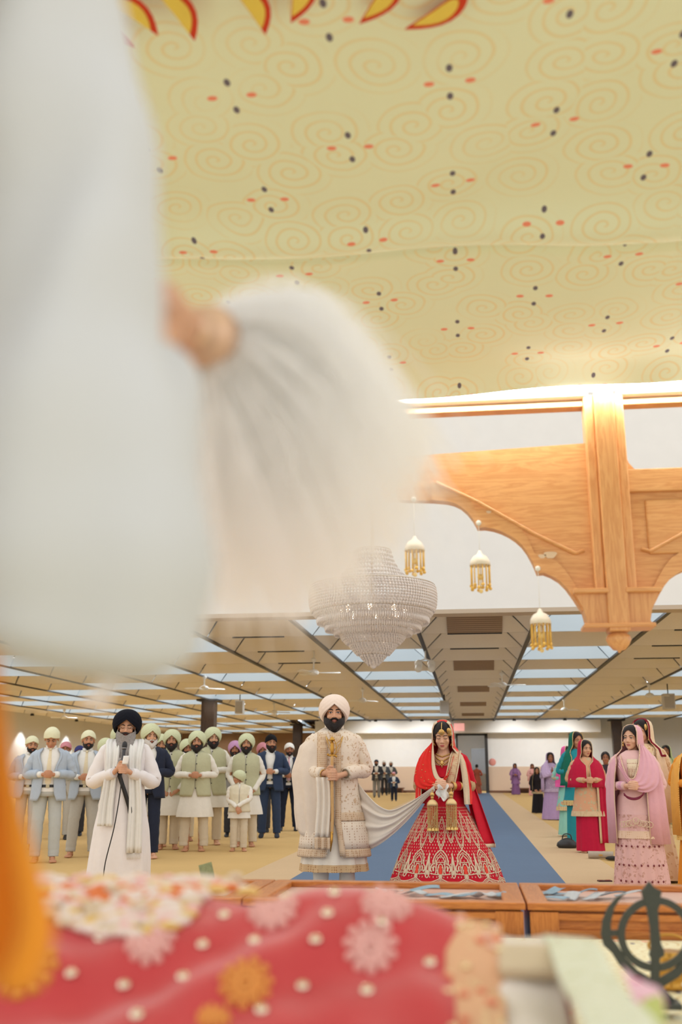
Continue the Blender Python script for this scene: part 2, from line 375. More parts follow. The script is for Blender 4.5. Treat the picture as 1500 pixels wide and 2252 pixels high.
for dx in (-.17, .15):
    build('lamp_head', MB().ell((dx, -.05, -.34), (.1, .1, .12), 14, 9).cap((dx, -.12, -.42), (dx, -.16, -.46), .085, .09, 12), WHITE, s)
build('arm', MB().tube([(0, 0, 0), (0, 0, -.22)], .02, 8).tube([(-.17, -.02, -.26), (0, 0, -.2), (.15, -.02, -.26)], .018, 8), WHITE, s)
# signs on the back wall
p = at_y(1010, 1599, FARY - 1.42); es = tag(build('exit_sign', MB().box((0, 0, 0), (.6, .05, .42)), emit((236, 170, 160), .75), None, False, loc=(p.x, FARY - 1.43, p.z), bevel=.01), 'pale red exit sign on the white beam above the doorway', 'sign')
p = at_y(1083, 1676, FARY); tag(build('round_sign', MB().lathe([(.02, .02), (.2, .02), (.21, .01), (.21, 0), (.02, 0)], n=24), plain((226, 150, 140), .5), None, loc=(p.x, FARY - .01, p.z), rot=(pi / 2, 0, 0)), 'round red sign on the back wall beside the doorway', 'sign')
p = at_y(1256, 1615, FARY); tag(build('wall_box', MB().box((0, 0, 0), (.3, .12, .3)), plain((110, 62, 60), .6), None, False, loc=(p.x, FARY - .06, p.z), bevel=.02), 'dark red square alarm box high on the back wall', 'alarm box')
for px, w_ in ((1168, 2.4), (860, 1.6)):
    p = at_z(px, 1741, 0); tag(build('bench', MB().box((0, 0, .27), (w_, .5, .06)).box((-w_ / 2 + .12, 0, .12), (.08, .46, .24)).box((w_ / 2 - .12, 0, .12), (.08, .46, .24)).box((0, .2, .14), (w_ - .2, .05, .2)), wood((86, 52, 38), (120, 76, 54), 'x'), None, False, loc=(at_y(px, 1740, FARY - .5).x, FARY - .5, .0)), 'low dark wooden bench against the back wall near ' + ('the lady in purple' if px > 1000 else 'the small boy in pink turban'), 'bench')

# ---------------------------------------------------------------- stage, donation chest
STZ = .45
def swirl(basec, goldc, sc=.225):
    t = NT('swirl_print'); tc = t.n('ShaderNodeTexCoord'); co = tc.outputs['Object']
    nz = t.n('ShaderNodeTexNoise', i_Vector=co, i_Scale=3, i_Detail=2)
    vm = t.n('ShaderNodeVectorMath', operation='MULTIPLY_ADD'); t.put(vm.inputs[0], nz.outputs['Color']); vm.inputs[1].default_value = (.06, .06, 0); t.put(vm.inputs[2], co)
    vo = t.n('ShaderNodeTexVoronoi', voronoi_dimensions='2D', i_Vector=vm.outputs[0], i_Scale=1 / sc, i_Randomness=.75)
    sb = t.n('ShaderNodeVectorMath', operation='SUBTRACT'); t.put(sb.inputs[0], vm.outputs[0]); t.put(sb.inputs[1], vo.outputs['Position'])
    sx = t.n('ShaderNodeSeparateXYZ', i_0=sb.outputs[0]); ln = t.n('ShaderNodeVectorMath', operation='LENGTH'); 
    mm = t.n('ShaderNodeCombineXYZ', i_0=sx.outputs[0], i_1=sx.outputs[1]); t.put(ln.inputs[0], mm.outputs[0])
    ang = t.math('ARCTAN2', sx.outputs[1], sx.outputs[0]); r = ln.outputs['Value']
    sp = t.math('SINE', t.math('ADD', t.math('MULTIPLY', r, 2 * pi / .042), ang))
    line = t.math('MULTIPLY', t.step(sp, .45, .95), t.step(r, .155, .1)); 
    line = t.math('MULTIPLY', line, .62)
    n3 = t.n('ShaderNodeTexNoise', i_Vector=co, i_Scale=2.5); line = t.math('MULTIPLY', line, t.step(n3.outputs[0], .2, .55))
    col = t.mix(line, lin(basec), lin(goldc))
    # sprigs of four dots on a centred lattice
    s2 = t.n('ShaderNodeSeparateXYZ', i_0=co); u = t.math('DIVIDE', s2.outputs[0], .335); v = t.math('DIVIDE', t.math('SUBTRACT', s2.outputs[1], 2.59), .283)
    a = t.math('MULTIPLY', t.math('ADD', u, v), .5); b = t.math('MULTIPLY', t.math('SUBTRACT', u, v), .5)
    fa = t.math('SUBTRACT', t.math('FRACT', t.math('ADD', a, 100.5)), .5); fb = t.math('SUBTRACT', t.math('FRACT', t.math('ADD', b, 100.5)), .5)
    lx = t.math('MULTIPLY', t.math('ADD', fa, fb), .335); ly = t.math('MULTIPLY', t.math('SUBTRACT', fa, fb), .283)
    def dots(dx, dy, rx, ry):
        X = t.math('DIVIDE', t.math('SUBTRACT', t.math('ABSOLUTE', lx), dx) if dx else lx, rx); Y = t.math('DIVIDE', t.math('SUBTRACT', t.math('ABSOLUTE', ly), dy) if dy else ly, ry)
        return t.step(t.math('ADD', t.math('MULTIPLY', X, X), t.math('MULTIPLY', Y, Y)), 1.1, .7)
    col = t.mix(dots(.062, 0, .017, .012), col, lin((240, 146, 124))); col = t.mix(dots(0, .064, .0105, .018), col, lin((110, 104, 122)))
    t.base(col, .8, 0, .25); t.bump(nz.outputs[0], .15, .02); return t.m
SWIRL = swirl((230, 237, 216), (232, 214, 168))
slab('platform', -4.5, 4.5, -6, 4.9, 0, STZ - .006, plain((150, 120, 90), .8))
tag(slab('stage_cloth', -4.4, 4.4, -5.8, 4.89, STZ - .005, STZ, swirl((228, 222, 190), (200, 170, 100), .13), kind=None), 'cream cloth with gold scroll print covering the stage', 'cloth')
zt = at_y(1155, 1988, 4.92).z; gd = .86; GX = [at_y(1158, 1987, 4.92).x + 1.33 * k for k in range(-3, 2)]
WX = wood(*OAK, 'x', 1.3); WZ = wood(*OAK, 'z', 1.3); WY = wood(*OAK, 'y', 1.3)
TRAY = plain((232, 198, 184), .25)
gl = ['oak donation chest whose glass lid the white cable man stands behind', 'oak donation chest with a lone green note stuck in its lid', 'oak donation chest in front of the groom and bride', 'oak donation chest behind the black metal emblem']
for k in range(4):
    a, b = GX[k] + .004, GX[k + 1] - .004; W = b - a; cx = (a + b) / 2
    g = empty('donation_chest', (cx, 4.93, 0), 0, gl[k], 'donation box', 'oak donation chests in a row')
    build('body', MB().box((0, gd / 2 + .01, (zt - .03) / 2), (W - .04, gd - .06, zt - .03)), WX, g, False)
    for z, hgt in ((zt - .055, .03), (STZ - .0, .06), (.06, .12)): build('rail', MB().box((0, .02, z), (W - .02, .03, hgt)), WX, g, False, bevel=.004)
    for sx in (-1, 1): build('stile', MB().box((sx * (W / 2 - .075), .018, (zt - .03) / 2), (.13, .032, zt - .04)), WZ, g, False, bevel=.004)
    build('panel', MB().box((0, .036, (zt - .07 + STZ + .03) / 2), (W - .28, .012, (zt - .07) - (STZ + .03))), WX, g, False)
    for yy in (.04, gd - .03): build('lid_rail', MB().box((0, yy, zt - .012), (W, .085, .032)), WX, g, False, bevel=.006)
    for sx in (-1, 1): build('lid_stile', MB().box((sx * (W / 2 - .05), gd / 2, zt - .012), (.1, gd - .16, .032)), WY, g, False, bevel=.006)
    build('lid_panel', MB().box((0, gd / 2, zt - .03), (W - .18, gd - .16, .01)), TRAY, g, False)
def note_mb(seed):
    rr = random.Random(seed); a, b, c = rr.uniform(.4, 1.0), rr.uniform(-1, 1), rr.uniform(.004, .016); m = MB()
    def fn(u, v):
        x = (u - .5) * .152; y = (v - .5) * .07; z = c * (1 + sin(a * 3 * (u - .5) * 2 + b)) + .4 * c * (1 + sin(v * 4 + b * 5)); return (x, y, z + .003)
    return m.grid(fn, 10, 5)
NB = fabric((150, 178, 196), .6, .35, 90); NG = fabric((150, 158, 118), .6, .4, 90); NP = fabric((196, 200, 204), .6, .25, 90)
rn = random.Random(3)
spots = [(905, 1962), (935, 1958), (968, 1964), (1000, 1968), (1022, 1966), (1062, 1970), (1092, 1966), (1212, 1960), (1216, 1972), (1240, 1962), (1256, 1971), (1280, 1966), (1312, 1971), (1342, 1968), (1388, 1966), (856, 1962)]
for i, (px, py) in enumerate(spots):
    p = at_z(px, py + 6, zt - .02); blu2 = i in (1, 2, 4, 6, 7, 8, 9, 11, 13)
    tag(build('banknote', note_mb(i), NB if blu2 else NP, None, True, solid=.0015, loc=(p.x, p.y, zt - .023), rot=(0, 0, rn.uniform(-1.2, 1.2))), ('crumpled pale blue' if blu2 else 'crumpled pale grey') + ' banknote on the chest lid ' + ('behind the black emblem' if px > 1158 else 'in front of the bride'), 'banknote', 'banknotes scattered on the donation chests')
p = at_z(457, 1958, zt - .02); tag(build('banknote', note_mb(40), NG, None, True, solid=.0015, loc=(p.x, p.y, zt + .04), rot=(R(80), R(75), .1)), 'green banknote standing upright at the edge of the chest lid', 'banknote')

# ---------------------------------------------------------------- canopy and its oak frame
CZ = 3.2
def cano(u, v):
    x = lerp(-2.4, 2.3, u); y = lerp(1.3, 4.85, v)
    z = CZ + .02 * sin(x * 2.1 + y) * sin(y * 1.7) - .05 * max(0, y - 3.62) * (1 if y > 3.62 else 0)
    z += .03 * math.exp(-((y - 3.62 - .05 * x) / .03) ** 2) - .045 * math.exp(-((y - 3.50 - .05 * x) / .12) ** 2)
    z += .012 * sin(x * 5 + 2 * sin(y * 2))
    if y > 4.62: z -= (y - 4.62) ** 2 * 1.3
    return (x, y, z)
cn = empty('canopy', (0, 0, 0), 0, 'cream canopy cloth with gold swirls and red and navy sprigs overhead', 'canopy')
build('cloth', MB().grid(cano, 150, 150), SWIRL, cn, fix=False)
def seam():
    m = MB(); rows = []
    for i in range(61):
        x = lerp(-2.3, 2.2, i / 60); y = 3.60 + .05 * x + .02 * sin(x * 3); z = cano((x + 2.4) / 4.7, (y - 1.3) / 3.55)[2]; rows.append([Vector((x, y - .012, z - .002)), Vector((x, y, z - .012)), Vector((x, y + .012, z - .002))])
    return m.loft(rows, False)
build('seam', seam, SWIRL, cn)
def petal(cx, cy, ang, L, wd, k=1.0):
    out = []
    for i in range(22):
        t = i / 22 * 2 * pi; x = (1 - cos(t)) / 2; y = sin(t) * (1 - x * .25) * wd * (x ** .5) + .12 * L * sin(x * 3)
        x = (x - .5) * k + .5; out.append((cx + cos(ang) * x * L - sin(ang) * y * k, cy + sin(ang) * x * L + cos(ang) * y * k))
    return out
RP = fabric((206, 62, 34), .7); YP = fabric((232, 206, 96), .7)
for i, (px, py, a, L) in enumerate(((300, 66, 3.9, .2), (350, 40, 4.2, .2), (430, 52, 4.5, .22), (585, 38, 4.5, .2), (640, 12, 5.0, .2), (790, 14, 5.3, .2), (890, 26, 5.7, .2))):
    p = at_z(px, py, CZ); zz = CZ - .055
    fl_ = build('embroidered_petal', MB().prism([(x, y, zz) for x, y in petal(p.x, p.y, a, L, .05)], (0, 0, -.003)), RP, cn, False)
    build('petal_fill', MB().prism([(x, y, zz - .0035) for x, y in petal(p.x, p.y, a, L, .05, .72)], (0, 0, -.002)), YP, fl_, False)
FY = 5.0
def P(px, py, y=FY): return at_y(px, py, y)
def wing(top_l, top_r):
    pts = [(1325, top_r), (780, top_l), (780, 1098), (950, 1101), (985, 1104), (1000, 1108), (1014, 1115), (1028, 1127), (1040, 1142), (1051, 1162), (1068, 1161), (1086, 1164), (1104, 1170), (1120, 1178), (1135, 1188), (1148, 1200), (1160, 1216), (1172, 1238), (1182, 1262), (1196, 1261), (1212, 1267), (1230, 1278), (1246, 1294), (1262, 1316), (1280, 1344), (1292, 1352), (1330, 1356)]
    return pts
fr = empty('canopy_archway', (0, 0, 0), 0, 'hanging oak canopy frame with scalloped arch and turned pendant', 'canopy frame')
PX = P(1346, 1200).x
HON = ((204, 140, 84), (230, 176, 120))
HX = wood(*HON, 'x', .8); HZ = wood(*HON, 'z', .8)
def poly(px_pts, y=FY): return [P(a, b, y) for a, b in px_pts]
def mirror(pts): return [Vector((2 * PX - p.x, p.y, p.z)) for p in pts]
wl = poly(wing(1012, 972))
build('arch_panel', MB().prism(wl, (0, .06, 0)), HX, fr, False); build('arch_panel', MB().prism(mirror(poly(wing(1060, 1034))), (0, .06, 0)), HX, fr, False)
# raised scalloped border following the arch, in front of the panel
def border(mir):
    low = poly(wing(1012, 972)[3:]); m = MB(); up = [p + Vector((-.01, 0, .10)) for p in low]
    if mir: low, up = mirror(low), mirror(up)
    m.loft([[p + Vector((0, -.014, 0)) for p in low], [p + Vector((0, -.014, 0)) for p in up], [p + Vector((0, .0, 0)) for p in up], [p + Vector((0, 0, 0)) for p in low], [p + Vector((0, -.014, 0)) for p in low]], False)
    return m
for mir in (0, 1): build('arch_border', border(mir), HX, fr, False)
# diagonal bead moulding
for mir in (0, 1):
    a = [P(960, 1062), P(1050, 1105), P(1180, 1178), P(1265, 1218), P(1284, 1212)]; a = mirror(a) if mir else a
    build('bead_moulding', MB().tube([p + Vector((0, -.016, 0)) for p in a], .009, 8), HX, fr)
for mir in (0, 1):
    e = P(780, 1012) if not mir else P(780, 1050); tp = P(780, 886)
    x0, x1 = e.x, P(1292, 900).x; z1 = P(1292, 884).z
    if mir: x0, x1 = 2 * PX - x1, 2 * PX - x0
    build('top_rail', MB().box(((x0 + x1) / 2, FY + .03, z1 - .012), (x1 - x0, .08, .03)), HX, fr, False, bevel=.004)
    build('cornice', MB().box(((x0 + x1) / 2, FY - .0, z1 + .04), (x1 - x0, .12, .05)), plain((240, 236, 228), .5), fr, False, bevel=.006)
# right hand opening: rail and curved bracket
bk = [P(1372, 985), P(1376, 1003), P(1383, 1018), P(1394, 1030), P(1408, 1036), P(1372, 1036)]
build('bracket', MB().prism(bk, (0, .05, 0)), HX, fr, False)
zr = P(1400, 1034).z; build('lower_rail', MB().box(((PX + .05 + PX + 1.3) / 2, FY - .012, zr - .06), (1.2, .03, .12)), HX, fr, False, bevel=.006)
build('inset_panel', MB().box((PX + .55, FY - .006, P(1400, 1160).z), (.75, .02, .28)), HX, fr, False, bevel=.01)
# post, capitals, pendant
zt_, zb_ = P(1346, 872).z, P(1346, 1392).z
build('post', MB().box((PX, FY - .01, (zt_ + zb_) / 2), (.10, .13, zt_ - zb_)), HZ, fr, False, bevel=.006)
for sx in (-1, 1): build('post_side', MB().box((PX + sx * .075, FY + .01, (zt_ + zb_) / 2 + .02), (.05, .11, zt_ - zb_ - .04)), HZ, fr, False, bevel=.008)
zc = P(1346, 1308).z; zc2 = P(1346, 1378).z
for sx in (-1, 1):
    m = MB(); pr = [(.2, zc), (.185, zc - .03), (.165, zc - .07), (.15, zc2 + .02), (.165, zc2)]
    m.prism([Vector((PX + sx * .04, FY - .05, zc))] + [Vector((PX + sx * r, FY - .05, z)) for r, z in pr] + [Vector((PX + sx * .04, FY - .05, zc2))], (0, .12, 0)); build('capital', m, HZ, fr, False)
    build('capital_ledge', MB().box((PX + sx * .125, FY, zc + .01), (.17, .17, .022)), HX, fr, False, bevel=.005)
build('base_plate', MB().box((PX, FY, zc2 - .004), (.34, .17, .02)), HX, fr, False, bevel=.005)
zf = P(1355, 1436).z
build('finial', MB().lathe([(.03, zc2 - .01), (.026, zc2 - .028), (.055, zc2 - .045), (.062, zc2 - .065), (.05, zc2 - .09), (.03, zc2 - .115), (.012, zf + .012), (.004, zf)], (PX, FY, 0), 20), HZ, fr)
# pale reflections on worn varnish, painted as flat light patches
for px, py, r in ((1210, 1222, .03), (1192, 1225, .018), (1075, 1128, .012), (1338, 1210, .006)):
    p = P(px, py); build('worn_reflection', MB().prism([p + Vector((r * (1 + .25 * sin(3 * t)) * cos(t), -.016, r * .7 * (1 + .2 * cos(2 * t)) * sin(t))) for t in [i * 2 * pi / 18 for i in range(18)]], (0, -.0015, 0)), plain((222, 196, 170), .6), fr, False)
# the other half of the arch, mirrored to the next pendant
XC = P(780, 1000).x
for o in [c for c in fr.children if c.data]:
    if max(v.co.x for v in o.data.vertices) < PX + .25:
        c = o.copy(); C.objects.link(c); c.parent = fr; c.scale.x = -1; c.location.x = 2 * XC
# tube lamps fixed under the canopy edge, above the frame
x0, x1 = 2 * XC - PX - .2, PX + 1.3; zz = P(1292, 884).z + .03
tl = empty('tube_lamp', ((x0 + x1) / 2, FY - .12, zz), 0, 'long white tube lamp along the top of the oak frame under the canopy edge', 'lamp'); hl = (x1 - x0) / 2
build('tube', MB().tube([(-hl, 0, 0), (hl, 0, 0)], .018, 10), emit((250, 250, 246), 42), tl); build('batten', MB().box((0, .028, .035), (2 * hl, .05, .03)), WHITE, tl, False, bevel=.004)
for sx in (-1, 1): build('end_cap', MB().tube([(sx * hl, 0, 0), (sx * (hl + .03), 0, 0)], .02, 10), WHITE, tl)
# bells with gold strings hung from the cusps
def ornament(px, py_hook, py_top, py_bot, nm):
    a = P(px, py_hook); b = P(px, py_top); c = P(px, py_bot); h = b.z - c.z; r = .052
    o = empty('hanging_ornament', (b.x, FY - .02, b.z), 0, nm, 'ornament', 'bell ornaments hung from the arch')
    build('thread', MB().tube([(0, 0, a.z - b.z), (0, 0, 0)], .0015, 6), WHITE, o); build('hook_bead', MB().ell((0, 0, a.z - b.z), .014, 10, 7), WHITE, o)
    build('bell', MB().lathe([(.006, .012), (.012, .0), (.016, -.008), (.034, -.018), (.048, -.04), (.053, -.066), (.05, -.066)], n=20), plain((242, 234, 222), .35), o)
    for i in range(14):
        t = 2 * pi * i / 14; L = h - .066 - .02 - (.015 if i % 2 else 0); m = MB(); x, y = .047 * cos(t), .047 * sin(t)
        m.tube([(x, y, -.064), (x, y, -.064 - L)], .0035, 6); m.ell((x, y, -.064 - L), .009, 8, 6); build('gold_string', m, plain((232, 190, 96), .35, .4), o)
    build('clapper', MB().tube([(0, 0, -.05), (0, 0, -h + .02)], .003, 6).ell((0, 0, -h * .6), .016, 10, 8).ell((0, 0, -h + .01), .011, 8, 6), plain((240, 214, 150), .35, .3), o)
ornament(1055, 1152, 1218, 1306, 'white bell ornament with gold strings hung from the upper cusp of the arch'); ornament(1187, 1252, 1345, 1436, 'white bell ornament with gold strings hung lowest, beside the pendant'); ornament(912, 1100, 1186, 1270, 'white bell ornament with gold strings half behind the whisk, by the chandelier')

# ---------------------------------------------------------------- crystal chandelier
slab('ceiling_beam', LX, RX, 12.8, 13.2, 8.5, 8.9, WALLW)
CY = 13.0; cc = at_y(820, 1330, CY); mpx = (at_y(821, 1330, CY) - cc).length
ch = empty('chandelier', (cc.x, CY, 0), 0, 'large crystal chandelier with tiered basket of glass beads', 'chandelier')
GL = NT('crystal'); GL.base(lin((250, 242, 236)), .1, 0, .8); GL.b.inputs['Transmission Weight'].default_value = .4; GL.b.inputs['IOR'].default_value = 1.5; GL = GL.m
zy = lambda py: at_y(820, py, CY).z
prof = [(40, 1215), (46, 1235), (58, 1256), (78, 1276)]                     # stem cone (r px, y px)
tiers = [prof, [(136, 1296), (138, 1308), (138, 1320), (137, 1332), (134, 1344)], [(128, 1352), (120, 1360), (111, 1368), (101, 1376), (90, 1383)], [(74, 1388), (70, 1397), (66, 1406), (58, 1414)], [(50, 1420), (44, 1428), (36, 1437)], [(26, 1444), (19, 1452), (11, 1460)]]
def bead(m, c, r, h):
    b = m.add([c + Vector((r, 0, 0)), c + Vector((0, r, 0)), c + Vector((-r, 0, 0)), c + Vector((0, -r, 0)), c + Vector((0, 0, h)), c + Vector((0, 0, -h))])
    for i in range(4): m.f.append((b + i, b + (i + 1) % 4, b + 4)); m.f.append((b + (i + 1) % 4, b + i, b + 5))
for ti, T in enumerate(tiers):
    m = MB(); fm = MB()
    dense = []
    for (r0, y0), (r1, y1) in zip(T, T[1:]): dense += [(lerp(r0, r1, q), lerp(y0, y1, q)) for q in (0, .5)]
    dense.append(T[-1])
    for r_, y_ in dense:
        r = r_ * mpx; n = max(8, int(2 * pi * r / .042)); z = zy(y_)
        for i in range(n):
            t = 2 * pi * (i + .5 * (int(y_) % 2)) / n; bead(m, Vector((r * cos(t), r * sin(t), z)), .023, .034)
    r = T[0][0] * mpx; fm.tube([(r * cos(t), r * sin(t), zy(T[0][1]) + .03) for t in [i * 2 * pi / 48 for i in range(49)]], .010, 6, False)
    tag(build('crystal_tier', m, GL, ch, False, fix=False), kind='stuff'); build('ring', fm, plain((214, 204, 190), .3, .6), ch)
m = MB(); 
for r_, y_ in [(q, 1296 - (136 - q) * .04) for q in range(80, 136, 8)]:
    r = r_ * mpx; n = int(2 * pi * r / .06)
    for i in range(n): t = 2 * pi * i / n; bead(m, Vector((r * cos(t), r * sin(t), zy(y_))), .018, .02)
tag(build('crystal_top', m, GL, ch, False, fix=False), kind='stuff')
m = MB()
for (r_, y_) in ((122, 1362), (104, 1378), (84, 1388)):
    r = r_ * mpx; n = int(2 * pi * r / .03)
    for i in range(n): t = 2 * pi * i / n; bead(m, Vector((r * cos(t), r * sin(t), zy(y_) - .03)), .014, .045)
tag(build('crystal_drops', m, GL, ch, False, fix=False), kind='stuff')
build('stem', MB().tube([(0, 0, zy(1440)), (0, 0, 8.5)], .025, 10), plain((220, 210, 196), .3, .5), ch)
build('finial_ball', MB().ell((0, 0, zy(1463)), .045, 14, 9), GL, ch)
for i in range(8):
    t = 2 * pi * i / 8; b_ = build('bulb', MB().ell((.42 * cos(t), .42 * sin(t), zy(1345)), (.03, .03, .05), 10, 8), emit((255, 232, 205), 7), ch)
# ---------------------------------------------------------------- people: bodies and clothes
# canonical figure faces -Y, soles at z=0, eyes at z=1.60, turban top at 1.76
HEADC = Vector((0, -.005, 1.60)); NECKP = Vector((0, .02, 1.49))
def head_m(pitch=0, yaw=0, roll=0):
    return Matrix.Translation(NECKP) @ Euler((R(pitch), R(roll), R(yaw))).to_matrix().to_4x4() @ Matrix.Scale(1.1, 4) @ Matrix.Translation(-NECKP)
def remesh(mb, vox, name, smooth=2):
    me = mb.mesh('tmp'); o = bpy.data.objects.new('tmp', me); C.objects.link(o)
    m = o.modifiers.new('r', 'REMESH'); m.mode = 'VOXEL'; m.voxel_size = vox; m.use_smooth_shade = True
    s = o.modifiers.new('s', 'SMOOTH'); s.factor = .5; s.iterations = smooth
    dg = bpy.context.evaluated_depsgraph_get(); out = bpy.data.meshes.new_from_object(o.evaluated_get(dg)); out.name = name
    bpy.data.objects.remove(o); bpy.data.meshes.remove(me)
    out.polygons.foreach_set('use_smooth', [True] * len(out.polygons)); out.materials.clear(); return out
POSES = {}
def pose(name, elbow, wrist, hand, kind, pitch=0, yaw=0, roll=0, stance=.105, lelbow=None, lwrist=None, toe=6):
    POSES[name] = dict(elbow=elbow, wrist=wrist, hand=hand, kind=kind, H=head_m(pitch, yaw, roll), stance=stance, lelbow=lelbow or elbow, lwrist=lwrist or wrist, toe=toe)
pose('clasp', (.285, .03, 1.13), (.085, -.2, 1.11), (0, -.235, 1.11), 'clasp')
pose('clasp_yaw', (.285, .03, 1.13), (.085, -.2, 1.11), (0, -.235, 1.11), 'clasp', 4, 14)
pose('clasp_down', (.285, .03, 1.13), (.085, -.2, 1.12), (0, -.235, 1.12), 'clasp', 26, 0)
pose('clasp_wide', (.30, .02, 1.12), (.085, -.21, 1.09), (0, -.245, 1.09), 'clasp', 0, 8, stance=.15)
pose('down', (.27, .04, 1.12), (.14, -.14, .87), (0, -.2, .84), 'down')
pose('hold', (.275, .02, 1.13), (.10, -.20, 1.09), (-.02, -.255, 1.10), 'hold', -2, 0, stance=.115)
pose('mic', (.30, -.02, 1.06), (.085, -.235, 1.14), (0, -.285, 1.20), 'hold', 8, 0, 2)
pose('bride', (.255, .03, 1.12), (.085, -.21, 1.12), (0, -.25, 1.13), 'clasp', 17, 3)
pose('namaste', (.25, -.02, 1.10), (.045, -.20, 1.19), (0, -.215, 1.25), 'namaste')
pose('lady_turn', (.27, .03, 1.10), (.085, -.2, 1.10), (0, -.235, 1.10), 'clasp', 3, -16, 3)
pose('boy', (.21, -.03, 1.12), (.04, -.24, .96), (0, -.27, .93), 'down1', 6, -62, lelbow=(.2, -.1, 1.14), lwrist=(-.03, -.23, .98))
def finger(m, pts, r=.0092):
    pts = [Vector(p) for p in pts]
    for i, (a, b) in enumerate(zip(pts, pts[1:])): m.cap(a, b, r * (1 - .06 * i), r * (1 - .06 * (i + 1)), 8, 2)
def flat_hand(m, w, d, up, sx, curl=.25):
    """relaxed open hand: wrist w, direction d, back-of-hand normal up"""
    w, d, up = Vector(w), Vector(d).normalized(), Vector(up).normalized(); s = d.cross(up).normalized()
    rot = Matrix((s, d, up)).transposed()
    m.ell(w + d * .05, (.038, .05, .017), 12, 8, rot)
    for i, L in enumerate((.062, .074, .078, .066)):
        b = w + d * .085 + s * (.027 - .018 * i) * sx
        k = b + d * L * .5 - up * L * .5 * curl; e = k + (d - up * curl * 1.8).normalized() * L * .5
        finger(m, [b - d * .02, b, k, e], .0088)
    t0 = w + d * .03 + s * .032 * sx; t1 = t0 + (d * .6 + s * sx * .7).normalized() * .04; finger(m, [t0 - d * .01, t0, t1, t1 + (d - up * .4).normalized() * .028], .0105)
